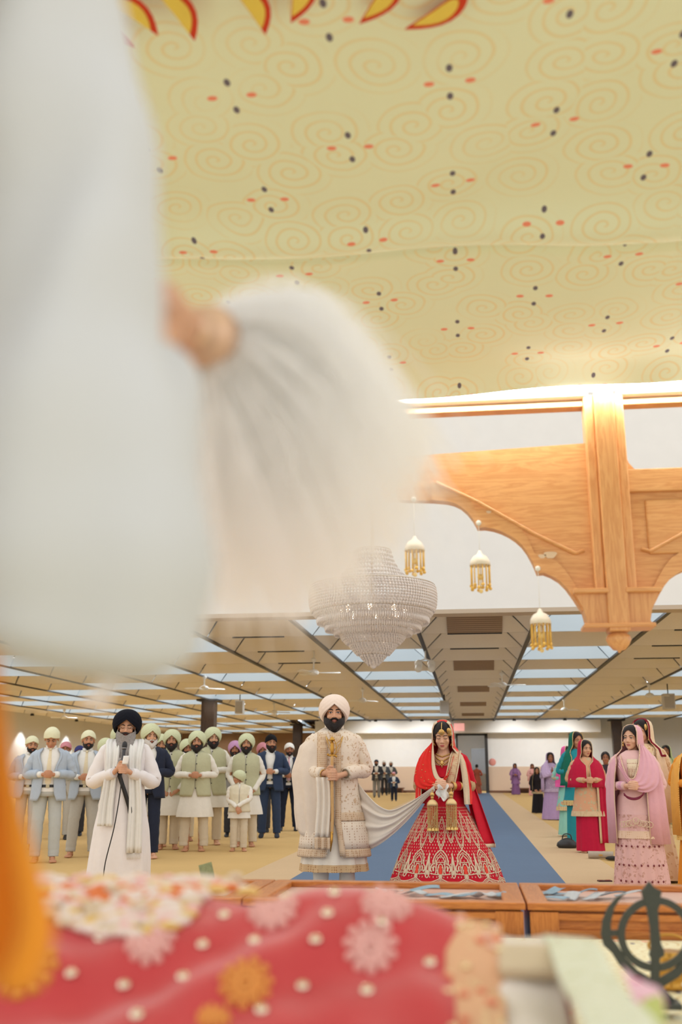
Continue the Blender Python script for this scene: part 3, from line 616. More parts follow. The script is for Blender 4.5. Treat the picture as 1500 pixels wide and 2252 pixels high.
def body_mesh(pn, bare=True, vox=.0065, fem=False):
    key = ('body', pn, bare, fem)
    if key in CACHE: return CACHE[key]
    p = POSES[pn]; m = MB()
    # head
    h0 = len(m.v); hc = HEADC; E = lambda c, r, rot=None: m.ell(hc + Vector(c), r, 20, 14, rot)
    jw = .92 if fem else 1
    E((0, .015, .035), (.077, .097, .086)); E((0, -.02, -.028), (.062, .068, .084)); E((0, -.032, -.075), (.049 * jw, .048, .038)); E((0, -.062, -.096), (.022 * jw, .02, .017))
    for s in (-1, 1):
        E((s * .036, -.058, -.032), (.024, .022, .024)); E((s * .078, .015, -.01), (.009, .02, .032)); E((s * .012, -.088, -.036), (.0095, .011, .009))
        m.cap(hc + Vector((s * .012, -.078, .021)), hc + Vector((s * .048, -.062, .022)), .0115, .010, 10)
        E((s * .031, -.074, -.0), (.016, .009, .010))
    m.cap(hc + Vector((0, -.076, .018)), hc + Vector((0, -.098, -.03)), .0085, .0125, 10)
    E((0, -.082, -.060), (.023, .012, .0065)); E((0, -.080, -.0705), (.02, .012, .008))
    m.cap(hc + Vector((0, .02, -.06)), (0, .03, 1.43), .054 if not fem else .048, .06 if not fem else .052, 14)
    m.xf(p['H'], h0)
    # torso, legs
    m.ell((0, 0, .95), (.145, .1, .13), 18, 12); m.ell((0, -.005, 1.1), (.13, .095, .18), 18, 12); m.ell((0, 0, 1.28), (.155, .105, .17), 18, 12)
    if fem:
        for s in (-1, 1): m.ell((s * .07, -.075, 1.25), (.06, .05, .06), 14, 10)
    m.cap((-.145, .012, 1.38), (.145, .012, 1.38), .044, .044, 12); m.cap((0, .02, 1.4), (0, .02, 1.46), .085, .06, 12)
    st = p['stance']
    for s in (-1, 1):
        hip, kn, an = (s * .085, 0, .9), (s * (st * .6 + .04), -.01, .49), (s * st, .02, .085)
        m.cap(hip, kn, .078, .052, 12); m.cap(kn, an, .05, .034, 12)
        if bare:
            ya = R(p['toe'] * 2) * s; d = Vector((sin(ya), -cos(ya), 0)); q = d.cross(Vector((0, 0, 1))); a = Vector((s * st, .02, 0))
            m.cap(a + Vector((0, 0, .07)) - d * .01, a + d * .05 + Vector((0, 0, .05)), .038, .036, 12); m.cap(a - d * .035 + Vector((0, 0, .032)), a + d * .11 + Vector((0, 0, .026)), .032, .026, 12)
            for i in range(5):
                w_ = (-.034 + .0165 * i) * -s; L = (.155, .162, .156, .147, .135)[i]
                m.cap(a + d * .09 + q * w_ + Vector((0, 0, .022)), a + d * L + q * w_ * 1.1 + Vector((0, 0, .014)), .019, .0135 if i == 0 else .0105, 8, 2)
    # arms
    for s, el, wr in ((-1, p['elbow'], p['wrist']), (1, p['lelbow'], p['lwrist'])):
        sh = Vector((s * .175, .012, 1.372)); el = Vector((el[0] * s, el[1], el[2])); wr = Vector((wr[0] * s, wr[1], wr[2]))
        m.cap(sh, el, .044, .036, 12); m.cap(el, wr, .036, .0235, 12)
    # hands
    hx = Vector(p['hand']); k = p['kind']; f = .9 if fem else 1.0
    if k == 'clasp':
        for s in (-1, 1):
            wr = Vector((s * p['wrist'][0], p['wrist'][1], p['wrist'][2])); pc = hx + Vector((s * .032, .012, 0))
            m.cap(wr, pc, .024, .027, 10); m.ell(pc, (.03, .024, .037), 12, 9)
            for i in range(4):
                z = .030 - .0205 * i + (.0045 if s > 0 else -.0045); y = -.02 + abs(z) * .15
                finger(m, [hx + Vector((s * .046, -.004, z + .004)), hx + Vector((s * .026, y - .011, z + .003)), hx + Vector((-s * .012, y - .014, z - .002)), hx + Vector((-s * .040, y + .008, z - .006))], .0098 * f)
            finger(m, [hx + Vector((s * .045, .005, .03)), hx + Vector((s * .026, -.012, .048)), hx + Vector((-s * .006, -.026, .043 + .006 * s))], .0105 * f)
    elif k == 'hold':
        ax = hx
        for s, dz in ((-1, .0), (1, -.035)):
            wr = Vector((s * p['wrist'][0], p['wrist'][1], p['wrist'][2])); pc = ax + Vector((s * .034, .018, dz + .0)); m.cap(wr, pc, .024, .026, 10); m.ell(pc, (.025, .028, .042), 12, 9)
            for i in range(4):
                z = dz + .032 - .020 * i; P_ = []
                for a in (-10, 45, 100, 160):
                    P_.append(ax + Vector((s * (.03 + (.006 if s > 0 else 0)) * cos(R(a)), -(.03 + (.010 if s > 0 else 0)) * sin(R(a)), z + .0035 * (1 if s > 0 else -1))))
                finger(m, P_, .0098)
            finger(m, [ax + Vector((s * .036, .0, dz + .04)), ax + Vector((s * .022, -.025, dz + .052)), ax + Vector((-s * .004, -.034, dz + .05))], .0108)
    elif k == 'namaste':
        for s in (-1, 1):
            wr = Vector((s * p['wrist'][0], p['wrist'][1], p['wrist'][2])); flat_hand(m, wr.lerp(hx, .3) * 1, Vector((-s * .25, -.15, 1)), (s, 0, .2), -1 if s > 0 else 1, .02); m.cap(wr, wr.lerp(hx, .4), .023, .02, 10)
    elif k in ('down', 'down1'):
        for s, wr in ((-1, p['wrist']), (1, p['lwrist'])):
            wr = Vector((s * wr[0], wr[1], wr[2])); d = hx - wr + Vector((s * .02, 0, -.03)); flat_hand(m, wr, d, (0, -1, .25), s, .4); m.cap(wr, wr + d.normalized() * .03, .0235, .022, 10)
    me = remesh(m, vox, 'body'); CACHE[key] = me; return me
# garments --------------------------------------------------------
TORSO = [(.30, (.235, .165)), (.55, (.225, .158)), (.80, (.195, .142)), (.95, (.185, .138)), (1.08, (.172, .13)), (1.22, (.19, .14)), (1.33, (.20, .135)), (1.40, (.193, .112)), (1.44, (.14, .092)), (1.465, (.088, .078)), (1.475, (.07, .07))]
def tor(z, fem=False):
    rx = interp([(a, b[0]) for a, b in TORSO], z); ry = interp([(a, b[1]) for a, b in TORSO], z)
    if fem:
        if z > 1.0: rx *= .9
        ry *= .97 + .12 * math.exp(-((z - 1.25) / .07) ** 2)
    return rx, ry
def tring(z, off=0, n=40, wave=0, nw=7, gap=0, sxx=1, fem=False, ph=0, cy=0):
    rx, ry = tor(z, fem); rx = rx * sxx + off; ry = ry + off; out = []
    if gap: A = [-pi / 2 + gap + (2 * pi - 2 * gap) * i / n for i in range(n + 1)]
    else: A = [-pi / 2 + 2 * pi * i / n for i in range(n)]
    for a in A:
        w_ = 1 + wave * sin(nw * a + ph + z * 3) + wave * .5 * sin((nw * 2 + 1) * a + 1.3)
        out.append(Vector((rx * cos(a) * w_, cy + ry * sin(a) * w_ + .012 * (z > 1.3), z)))
    return out
def sleeve(m, p, side, r0=.06, r1=.054, r2=.042, end=1.0, n=16, off=0, rum=.05):
    s = side; el = p['elbow'] if s < 0 else p['lelbow']; wr = p['wrist'] if s < 0 else p['lwrist']
    S = Vector((s * .15, .012, 1.388)); A = Vector((s * .2, .012, 1.35)); El = Vector((s * el[0], el[1], el[2])); W = Vector((s * wr[0], wr[1], wr[2]))
    pts = bez([S, A, A.lerp(El, .5) + Vector((s * .012, 0, 0)), El + Vector((s * .006, .012, -.006)), El.lerp(W, .5), W], 7)
    k = int(len(pts) * end); pts = pts[:max(3, k)]; N = len(pts) - 1; rad = []
    for i in range(len(pts)):
        t = i / N * end; r = lerp(r0, r1, min(1, t / .55)) if t < .55 else lerp(r1, r2, (t - .55) / .45)
        rad.append((r + off) * (1 + rum * sin(i * 1.35 + s)))
    rad[0] *= .75
    m.tube(pts, rad, n, True); return pts
def kurta_mb(pn, hem=.50, flare=1.0, fem=False, sl=True, wave=.02, sx=1.0, slr=(.06, .055, .044), end=1.0):
    def f():
        m = MB(); rings = []
        zs = [hem + (1.475 - hem) * i / 26 for i in range(27)]
        for z in zs:
            k = max(0, (1.0 - z) / (1.0 - hem)) if hem < 1 else 0
            r = tring(z, .012 + .03 * k * flare, 48, wave * (k + .15), 9, fem=fem, sxx=sx * (1 + .06 * k * flare)); rings.append(r)
        m.loft(rings, True)
        if sl:
            for s in (-1, 1): sleeve(m, POSES[pn], s, *slr, end=end)
        return m
    return f
def vest_mb(hem=.80, off=.026, gap=0.02, wave=.01):
    def f():
        m = MB(); rings = []
        for i in range(19):
            z = hem + (1.47 - hem) * i / 18; g = gap + (.16 * ((hem + .14 - z) / .14) if z < hem + .14 else 0) + (.2 * (z - 1.38) / .09 if z > 1.38 else 0)
            rings.append(tring(z, off + .012 * (1 - i / 18), 48, wave, 6, gap=g, sxx=1.0 if z > 1.3 else 1.02))
        m.loft(rings, False); 
        # stand collar
        m.loft([[Vector((.078 * cos(a), .01 + .075 * sin(a), z)) for a in [-pi / 2 + .12 + (2 * pi - .24) * i / 24 for i in range(25)]] for z in (1.455, 1.505)], False)
        return m
    return f
def jacket_mb(pn, hem=.78, open_=.5):
    def f():
        m = MB(); rings = []
        for i in range(19):
            z = hem + (1.465 - hem) * i / 18
            g = interp([(hem, open_ * .9), (hem + .1, open_ * .62), (1.05, open_ * .55), (1.2, open_ * .62), (1.36, open_ * .95), (1.44, open_ * 1.0), (1.47, .9)], z)
            rings.append(tring(z, .034 + .012 * max(0, (1.0 - z)), 48, .008, 5, gap=g))
        m.loft(rings, False)
        for s in (-1, 1): sleeve(m, POSES[pn], s, .066, .062, .05, end=.93)
        return m
    return f
def lapel_mb(open_=.5, side=1):
    def f():
        m = MB()
        for s in (side,):
            rows = []
            for i in range(9):
                z = 1.08 + .37 * i / 8; g = interp([(1.05, open_ * .55), (1.2, open_ * .62), (1.36, open_ * .95), (1.44, open_ * 1.0)], z); rx, ry = tor(z); rx += .04; ry += .04
                w_ = .02 + .16 * min(1, (z - 1.08) / .28) * (1 if z < 1.38 else .75)
                rows.append([Vector((s * rx * sin(g + w_ * q), -ry * cos(g + w_ * q) - .004 + .012 * (z > 1.3), z)) for q in (0, .5, 1)])
            m.loft(rows, False)
        return m
    return f
def shirt_mb():
    m = MB(); m.loft([tring(.9 + .57 * i / 14, .012, 40) for i in range(15)], True)
    m.loft([[Vector((.074 * cos(a), .008 + .072 * sin(a) - .004 * k, 1.45 + .05 * k)) for a in [-pi / 2 + 2 * pi * i / 24 for i in range(24)]] for k in (0, 1)], True)
    for s in (-1, 1): m.prism([(s * .004, -.082, 1.455), (s * .055, -.07, 1.44), (s * .06, -.055, 1.5), (s * .02, -.068, 1.5)], (0, -.008, -.004))
    return m
def cuff_mb(pn, s):
    def f():
        p = POSES[pn]; el = p['elbow'] if s < 0 else p['lelbow']; wr = p['wrist'] if s < 0 else p['lwrist']; E_ = Vector((s * el[0], el[1], el[2])); W = Vector((s * wr[0], wr[1], wr[2])); return MB().tube([E_.lerp(W, .8), W + (W - E_).normalized() * .012], [.042, .039], 14)
    return f
def tie_mb():
    m = MB(); m.prism([(-.02, -.078, 1.468), (.02, -.078, 1.468), (.013, -.094, 1.43), (-.013, -.094, 1.43)], (0, -.016, 0))
    rows = []
    for i in range(8):
        z = 1.435 - .42 * i / 7; rx, ry = tor(z); w_ = lerp(.016, .04, i / 7); y = -(ry + .018) + .012 * (z > 1.3); rows.append([Vector((-w_, y + .004, z)), Vector((0, y - .008, z)), Vector((w_, y + .004, z))])
    rows.append([Vector((-.005, -.155, .98)), Vector((0, -.162, .975)), Vector((.005, -.155, .98))]); m.loft(rows, False); return m
def trousers_mb(st=.105, r=(.1, .078, .068), ankle=.075, wide=1.0):
    def f():
        m = MB(); m.loft([tring(z, .006, 40) for z in (.84, .9, .96, 1.02)], True, True, False)
        for s in (-1, 1):
            path = [(s * .088, 0, .93), (s * .093, 0, .80), (s * (.055 + st * .4), -.004, .62), (s * (.04 + st * .6), -.01, .48), (s * (.02 + st * .8), .004, .28), (s * st, .015, .15), (s * st, .012, ankle)]
            path = bez(path, 4); N = len(path) - 1; rad = []
            for i, q in enumerate(path):
                t = i / N; v = lerp(r[0], r[1], t / .5) if t < .5 else lerp(r[1], r[2], (t - .5) / .5); rad.append(v * wide * (1 + .035 * sin(i * 2.1 + s) * (t > .3)))
            m.tube(path, rad, 18, True)
        return m
    return f
def shoes_mb(st=.105, side=1):
    def f():
        m = MB()
        for s in (side,):
            m.loft([[Vector((s * st + s * .012 * t + w_ * cos(a), .055 - t * .27, max(0.002, hh * (.5 + .5 * sin(a)) * 1.0))) for a in [2 * pi * i / 14 for i in range(14)]] for t, w_, hh in ((0, .02, .06), (.06, .036, .1), (.25, .04, .105), (.5, .043, .075), (.75, .046, .05), (.93, .036, .036), (1, .012, .02))], True, True, True)
        return m
    return f
def belt_mb():
    m = MB(); m.loft([tring(z, .019, 40) for z in (.955, .99)], True); return m
def turban_mb(pn, rx=.125, ry=.124, rz=.128, zc=.03, apex=.070, low=-.082, freq=26, amp=.0035, peak=.0, cov=96):
    def f():
        m = MB(); H = POSES[pn]['H']; cols = 56; rows = 22; grid = []
        def rim(a):
            a = abs(a)
            return lerp(apex, low, min(1, a / R(cov)) ** .92) if a < R(cov) else lerp(low, low + .02, (a - R(cov)) / (pi - R(cov)))
        for j in range(rows + 2):
            ring = []
            for i in range(cols):
                a = -pi + 2 * pi * i / cols; zb = rim(a); ztop = zc + rz
                inner = j == 0; t = max(0, j - 1) / rows; ph0 = math.asin(max(-1, min(1, (zb - zc) / rz))); ph = lerp(ph0, pi / 2 * .995, t)
                z = zc + rz * sin(ph); k = max(cos(ph), .015) ** .92
                fold = ((z - zb) * freq); d = amp * (2 * abs((fold % 1) - .5)) * (1 - t ** 4)
                d += .004 * math.exp(-((abs(a) - .1) / .25) ** 2) * (1 - t)
                if inner: d -= .022
                ex = (rx + d) * k; ey = (ry + d) * k
                zz = z + peak * math.exp(-(a / .8) ** 2) * t * (1 - t)
                ring.append(Vector((ex * sin(a), .026 - ey * cos(a), zz)) + HEADC)
            grid.append(ring)
        m.loft(grid, True, False, True); m.xf(H); return m
    return f
def patka_mb(pn): return turban_mb(pn, .097, .114, .108, .026, .056, -.01, 14, .002, 0, 110)
def beard_mb(pn, L=.06, w=.073, fl=.004, seed=1, full=1.0):
    def f():
        m = MB(); H = POSES[pn]['H']; rr = random.Random(seed); rings = []
        nu, nv = 36, 14
        for j in range(nv + 1):
            t = j / nv; ring = []
            for i in range(nu + 1):
                a = lerp(-R(105), R(105), i / nu)
                top = -.052 + .050 * (abs(a) / R(105)) ** 2.2 - (.034 if L < .15 else .018) * math.exp(-(a / .34) ** 2)       # lip scoop at the front
                bot = -.115 - L * (cos(a * .8) ** 2)
                z = lerp(top, bot, t)
                rad = w * (1.0 + .12 * sin(t * pi)) if t < .5 else w * (1.12 - .9 * (t - .5) ** 2 * 2 * full)
                y = -.012 - (rad + .012 + .010 * cos(a)) * cos(a) * (1 - .55 * max(0, t - .6)); x = rad * 1.04 * sin(a) * (1 - .62 * max(0, t - .45) ** 1.1)
                y -= .15 * max(0, t - .3) * (L > .15) * cos(a * .6); n_ = rr.uniform(-fl, fl) * (.3 + t); ring.append(Vector((x + n_, y + n_, z + rr.uniform(-fl, fl) * t * 1.5)) + HEADC)
            rings.append(ring)
        back = [Vector((q.x * .7, q.y * .4 + .0, q.z + .02)) for q in rings[-1]]; rings.append(back); m.loft(rings, False)
        for s in (-1, 1):                                                       # moustache and side strands
            m.tube([HEADC + Vector(q) for q in ((s * .001, -.094, -.046), (s * .014, -.097, -.0475), (s * .028, -.088, -.056), (s * .036, -.076, -.072))], [.0075, .008, .0075, .006], 8)
        m.xf(H); return m
    return f
def stubble(pn): return beard_mb(pn, .004, .058, .001)
def face(parent, pn, closed=False, female=False, lipc=(176, 104, 92), key=None, lashes=BLACK, browm=HAIR):
    H = POSES[pn]['H']
    def brow(s): return lambda: MB().tube([HEADC + Vector((s * x, y, z)) for x, y, z in ((.011, -.0905, .021), (.024, -.089, .0265), (.038, -.083, .027), (.051, -.071, .021))], [.0036, .0042, .0036, .0018] if not female else [.0026, .003, .0026, .0014], 6).xf(H)
    def eye_w(s): return lambda: MB().ell(HEADC + Vector((s * .031, -.0785, .001)), (.0145, .0075, .006), 12, 8).xf(H)
    def iris(s): return lambda: MB().ell(HEADC + Vector((s * .031, -.0845, .0012)), (.0062, .003, .0062), 10, 6).xf(H)
    z0 = -.004 if closed else .007
    def lash(s): return lambda: MB().tube([HEADC + Vector((s * (.031 + dx), -.0868 + abs(dx + .003) * .35, z0 + (dx * dx * (16 if closed else -18)))) for dx in (-.016, -.008, 0, .008, .017)], .0021 if not closed else .0018, 6).xf(H)
    def lips():
        m = MB(); m.ell(HEADC + Vector((0, -.0835, -.0615)), (.0215, .0125, .0052), 14, 8); m.ell(HEADC + Vector((0, -.082, -.0685)), (.019, .0125, .0068), 14, 8); return m.xf(H)
    for s in (-1, 1):
        build('eyebrow', brow(s), browm, parent, key=(pn, 'brow', female, s)); build('eyelash', lash(s), lashes, parent, key=(pn, 'lash', closed, s))
        if not closed:
            e = build('eye', eye_w(s), plain((226, 218, 210), .3), parent, key=(pn, 'eyew', s)); build('iris', iris(s), plain((40, 26, 20), .2), e, key=(pn, 'iris', s))
    build('lips', lips, plain(lipc, .45), parent, key=(pn, 'lips'))
def hair_mb(pn, back=1.0, bun=False):
    def f():
        m = MB(); H = POSES[pn]['H']; rings = []; n = 40
        for j in range(15):
            t = j / 14; ring = []
            for i in range(n):
                a = -pi + 2 * pi * i / n
                zb = interp([(0, .082), (.35, .066), (.75, .03), (1.1, -.03), (1.5, -.06), (pi, -.09)], abs(a)); ph0 = math.asin(max(-1, min(1, (zb - .03) / .1))); ph = lerp(ph0, 1.56, t); k = max(cos(ph), .01)
                d = .002 * sin(a * 22) - .006 * math.exp(-(sin(a) / .05) ** 2) * (1 if cos(a) > 0 else 0) * t
                ring.append(HEADC + Vector(((.087 + d) * k * sin(a), .012 - (.104 + d) * k * cos(a), .03 + .1 * sin(ph))))
            rings.append(ring)
        m.loft(rings, True, False, True)
        if bun: m.ell(HEADC + Vector((0, .12, .0)), (.05, .045, .05), 14, 10)
        m.xf(H); return m
    return f
def hood_mb(pn, depth=.95, open_head=62, open_body=40, wide=1.0, asym=0, wave=.02, low=.75, front=.02, slim=1.0):
    """dupatta worn over the head: crown, round the face, over the shoulders and down the back"""
    def f():
        m = MB(); rings = []; n = 44; H = POSES[pn]['H']
        lv = [(1.728, .018, .02, .035), (1.722, .05, .06, .03), (1.70, .082, .098, .022), (1.66, .098, .115, .018), (1.60, .104, .122, .018), (1.54, .106, .124, .022), (1.49, .118, .126, .026), (1.45, .16, .13, .02), (1.41, .21, .142, .015), (1.34, .245 * wide, .16, .008), (1.22, .27 * wide, .175, .0), (1.08, .285 * wide, .18, 0), (.95, .29 * wide, .185, 0), (low, .30 * wide, .19, 0)]
        lv = [(z, rx * slim, ry, cy) for z, rx, ry, cy in lv if z >= low - .001]
        for z, rx, ry, cy in lv:
            g = interp([(low, R(open_body)), (1.35, R(open_body)), (1.50, R(open_head) * .95), (1.6, R(open_head)), (1.68, R(open_head) * 1.05), (1.72, R(open_head))], z); ring = []
            for i in range(n + 1):
                q = i / n; a = lerp(-pi / 2 + g * (1 - asym), -pi / 2 + 2 * pi - g * (1 + asym), q); w_ = 1 + (wave * sin(9 * a + z * 4) + wave * .6 * sin(17 * a + 2)) * (1 if z < 1.5 else .25)
                p = Vector((rx * cos(a) * w_, cy + ry * sin(a) * w_, z))
                if z > 1.47: p = (NECKP.lerp(NECKP, 0) * 0 + H @ p) if z > 1.52 else p.lerp(H @ p, (z - 1.47) / .05)
                ring.append(p)
            rings.append(ring)
        m.loft(rings, False, False, False); m.f.append(tuple(range(n + 1))); return m
    return f
def hood_trim(pn, r=.006, **kw):
    def f():
        src = hood_mb(pn, **kw)(); n = 45; rows = len(src.v) // n; m = MB()
        for c in (0, n - 1): m.tube([src.v[k * n + c] for k in range(2, rows)], r, 6)
        m.tube([src.v[2 * n + c] for c in range(0, n, 2)][:1] + [src.v[1 * n], src.v[0], src.v[n - 1], src.v[2 * n - 1], src.v[3 * n - 1]], r, 6)
        return m
    return f
def skirt_mb(z1=1.0, z0=.03, r1=(.15, .115), r0=(.3, .24), nw=14, amp=.05, pw=1.0, n=84):
    def f():
        m = MB(); rings = []
        for j in range(17):
            t = j / 16; z = lerp(z1, z0, t); e = t ** pw; ring = []
            for i in range(n):
                a = 2 * pi * i / n; k = 1 + amp * t * (sin(nw * a) + .4 * sin((nw * 1.6 // 1) * a + 1.1)); ring.append(Vector((lerp(r1[0], r0[0], e) * cos(a) * k, lerp(r1[1], r0[1], e) * sin(a) * k, z)))
            rings.append(ring)
        m.loft(rings, True); return m
    return f
def bangle_mb(pn, side, ts, r=.034, t=.006):
    def f():
        p = POSES[pn]; el = p['elbow'] if side < 0 else p['lelbow']; wr = p['wrist'] if side < 0 else p['lwrist']; E_ = Vector((side * el[0], el[1], el[2])); W = Vector((side * wr[0], wr[1], wr[2])); d = (W - E_).normalized(); u = d.cross(Vector((0, 0, 1))).normalized(); v = d.cross(u); m = MB()
        for q in ts: c = E_.lerp(W, q); m.tube([c + (u * cos(a) + v * sin(a)) * r for a in [2 * pi * i / 20 for i in range(21)]], t, 6, False)
        return m
    return f
# assembling ------------------------------------------------------
def person(label, px, feet, top, group=None, rz=None, wx=1.0, canon=1.787, Y=None, h=None):
    if Y is None: loc = at_z(px, feet, 0); Y = loc.y
    else: q = at_y(px, 1699, Y); loc = Vector((q.x, Y, 0))
    if h is None: h = at_y(px, top, Y).z
    s = h / canon
    if rz is None: rz = -math.atan2(loc.x, loc.y) * .8
    return empty('person', (loc.x, loc.y, .0105 if -2.3 < loc.x < 1.2 else .0075 if -2.9 < loc.x < 2.0 else .0005), rz, label, 'person', group, (s * wx, s * wx, s))
def add_body(r, pn, sk, bare=True, fem=False, vox=.0065):
    return link('body', body_mesh(pn, bare, vox, fem), sk, r)
SAGE = fabric((190, 188, 154), .85, .1, 22); CREAMK = fabric((232, 226, 214), .85, .06, 18); BEIGET = fabric((214, 200, 176), .85, .08, 18); MINT = fabric((206, 210, 172), .8, .1, 30)
def vest_man(r, pn='clasp', sk=SK2, hem=.50, vest_hem=.80, tur=MINT, st=.105, wide=1.0):
    add_body(r, pn, sk); build('trousers', trousers_mb(st), BEIGET, r, key=('trs', st)); build('kurta', kurta_mb(pn, hem), CREAMK, r, key=('kur', pn, hem))
    v = build('vest', vest_mb(vest_hem), SAGE, r, solid=.008, key=('vest', vest_hem))
    for i in range(5):
        z = 1.40 - .12 * i; rx, ry = tor(z); build('button', lambda: MB().ell((0, 0, 0), (.009, .005, .009), 8, 6), BLACK, v, key='button', loc=(.012, -(ry + .04) + .012 * (z > 1.3), z))
    build('turban', turban_mb(pn), tur, r, key=('tur', pn)); build('beard', beard_mb(pn), HAIR, r, key=('beard', pn)); face(r, pn)
def suit_man(r, pn='clasp', sk=SK2, suit=None, tr=None, shirt=CREAMK, tie=None, tur=MINT, cap=False, beard='full', bm=HAIR, foot='bare', st=.105, open_=.5, belt=True, bkey=0, facep=True):
    add_body(r, pn, sk, foot == 'bare'); build('trousers', trousers_mb(st), tr or suit, r, key=('trs', st)); build('shirt', shirt_mb, shirt, r, key='shirt')
    for s in (-1, 1): build('cuff', cuff_mb(pn, s), shirt, r, key=('cuff', pn, s))
    if tie: build('tie', tie_mb, tie, r, key='tie')
    if belt: b = build('belt', belt_mb, BLACK, r, key='belt'); build('buckle', lambda: MB().box((0, -.162, .972), (.045, .012, .035)), plain((190, 180, 150), .3, .8), b, False, key='buckle')
    j = build('jacket', jacket_mb(pn, .78, open_), suit, r, solid=.008, key=('jack', pn, open_))
    for s in (-1, 1): build('lapel', lapel_mb(open_, s), suit, j, solid=.006, key=('lap', open_, s))
    if foot != 'bare':
        for s in (-1, 1): build('shoe' if foot == 'shoes' else 'sock', shoes_mb(st, s), BLACK if foot == 'shoes' else plain((40, 42, 52), .9), r, key=('shoe', st, s))
    build('turban', patka_mb(pn) if cap else turban_mb(pn), tur, r, key=('pat' if cap else 'tur', pn))
    if beard == 'full': build('beard', beard_mb(pn), bm, r, key=('beard', pn))
    elif beard == 'short': build('beard', beard_mb(pn, .012, .06, .0015), bm, r, key=('beards', pn))
    if facep: face(r, pn)

def swag(r, mat, trim=None, mx=1, drop=0.0):
    inn = bez([(-.085, -.085, 1.54), (-.08, -.112, 1.43), (-.06, -.165, 1.30), (-.012, -.197, 1.21 - drop), (.05, -.195, 1.22 - drop), (.10, -.165, 1.31), (.13, -.06, 1.42)], 5); out = bez([(-.125, .0, 1.52), (-.215, -.06, 1.41), (-.268, -.12, 1.26), (-.25, -.18, 1.10), (-.12, -.215, 1.06 - drop), (.03, -.21, 1.12 - drop), (.15, -.15, 1.30)], 5)
    f = lambda p: Vector((p.x * mx, p.y, p.z)); N = len(inn) - 1; m = MB(); m.grid(lambda u, v: f(inn[round(u * N)].lerp(out[round(u * N)], v) + Vector((0, -.03 * sin(v * pi) - .007 * sin(v * 24 + u * 4), 0))), N, 18); s_ = build('dupatta_swag', m, mat, r, solid=.003)
    if trim: build('swag_border', MB().tube([f(p + Vector((0, -.008, 0))) for p in inn], .007, 6), trim, s_)
    return s_
# ---------------------------------------------------------------- the men
LGREY = fabric((178, 190, 204), .85, .08, 25); STONE = fabric((186, 182, 172), .85, .08, 25); LTROU = fabric((188, 192, 190), .85, .06, 25); NAVY = fabric((52, 66, 92), .85, .15, 25); DNAVY = fabric((38, 44, 62), .85, .15, 25); CHAR = fabric((58, 58, 62), .85, .15, 25); GREYS = fabric((140, 138, 134), .85, .12, 30)
PALET = fabric((226, 224, 190), .8, .08, 30); CREAMT = fabric((232, 218, 186), .7, .08, 40); LILAC = fabric((196, 150, 190), .8, .1, 30); PINKT = fabric((206, 140, 150), .8, .1, 30); BLUET = fabric((56, 62, 120), .8, .1, 30); WHT = fabric((234, 232, 226), .8, .05, 20)
G = 'men standing with folded hands'
r = person('man in pale blue-grey suit and cream head wrap, head bowed, beside the saffron cloth', 95, 1897, 1592, G); suit_man(r, 'clasp_down', SK2, LGREY, LTROU, WHT, CREAMT, PALET, True, None, st=.12, open_=.62)
r = person('man in pale grey suit with cream tie and wide stance, standing behind the white-robed reader', 178, 1885, 1601, G); suit_man(r, 'clasp_wide', SK2, LGREY, STONE, WHT, CREAMT, PALET, True, 'short', HAIR, st=.15, open_=.62)
r = person('man with pale turban looking over the shoulder of the bowed blue-grey suit', 52, 1868, 1614, G); suit_man(r, 'clasp_yaw', SK2, LGREY, LTROU, WHT, None, PALET, True, 'short', facep=True)
r = person('man with dull pink turban between the two pale suits', 131, 1846, 1627, G); suit_man(r, 'clasp', SK3, STONE, STONE, WHT, None, PINKT, True, 'short', foot='shoes')
r = person('man with dark blue turban hidden behind the pale grey suit', 163, 1838, 1636, G); suit_man(r, 'clasp', SK3, CHAR, CHAR, WHT, None, BLUET, True, 'full', foot='shoes')
r = person('man in grey coat with crooked green turban at the reader\'s shoulder', 219, 1866, 1622, G); suit_man(r, 'clasp_yaw', SK3, GREYS, GREYS, WHT, None, MINT, False, 'short')
r = person('man with sage turban peeking out behind the reader\'s dark turban', 249, 1876, 1596, G); vest_man(r, 'clasp_yaw', SK3)
r = person('older man with white beard, sage turban and navy suit', 318, 1888, 1590, G); suit_man(r, 'clasp_yaw', SK1, DNAVY, DNAVY, WHT, None, MINT, False, 'full', WHITEB)
r = person('man with low sage turban half hidden behind the navy shoulder', 342, 1862, 1613, G); vest_man(r, 'clasp_yaw', SK2)
r = person('man in sage vest with arms lowered beside the navy suit', 368, 1868, 1603, G); vest_man(r, 'down', SK2, st=.09)
r = person('man in sage vest and knee-long cream kurta with clasped hands, frontmost of the vests', 425, 1872, 1606, G); vest_man(r, 'clasp', SK2, st=.15)
r = person('man with sage turban hidden behind the frontmost vest man', 403, 1850, 1624, G); vest_man(r, 'clasp_yaw', SK3)
r = person('tall man in sage vest standing in front of the dark column', 460, 1858, 1598, G); vest_man(r, 'clasp_yaw', SK1, .56, .74)
r = person('man with lilac turban and dark trousers behind the vests', 512, 1840, 1628, G); suit_man(r, 'clasp', SK3, GREYS, CHAR, WHT, None, LILAC, False, 'full', foot='shoes')
r = person('man in sage vest standing behind a small boy', 537, 1862, 1612, G); vest_man(r, 'down', SK2, st=.13)
r = person('man in blue suit with black turban and open white collar', 592, 1842, 1611, G); suit_man(r, 'clasp_yaw', SK2, NAVY, NAVY, WHT, None, fabric((20, 19, 23), .85, .2, 30, sheen=.0), True, 'full', foot='socks', st=.13, open_=.42)
r = person('man with faded red turban behind the blue suit', 575, 1830, 1632, G); suit_man(r, 'clasp', SK3, CHAR, CHAR, WHT, None, PINKT, False, 'full', foot='shoes')
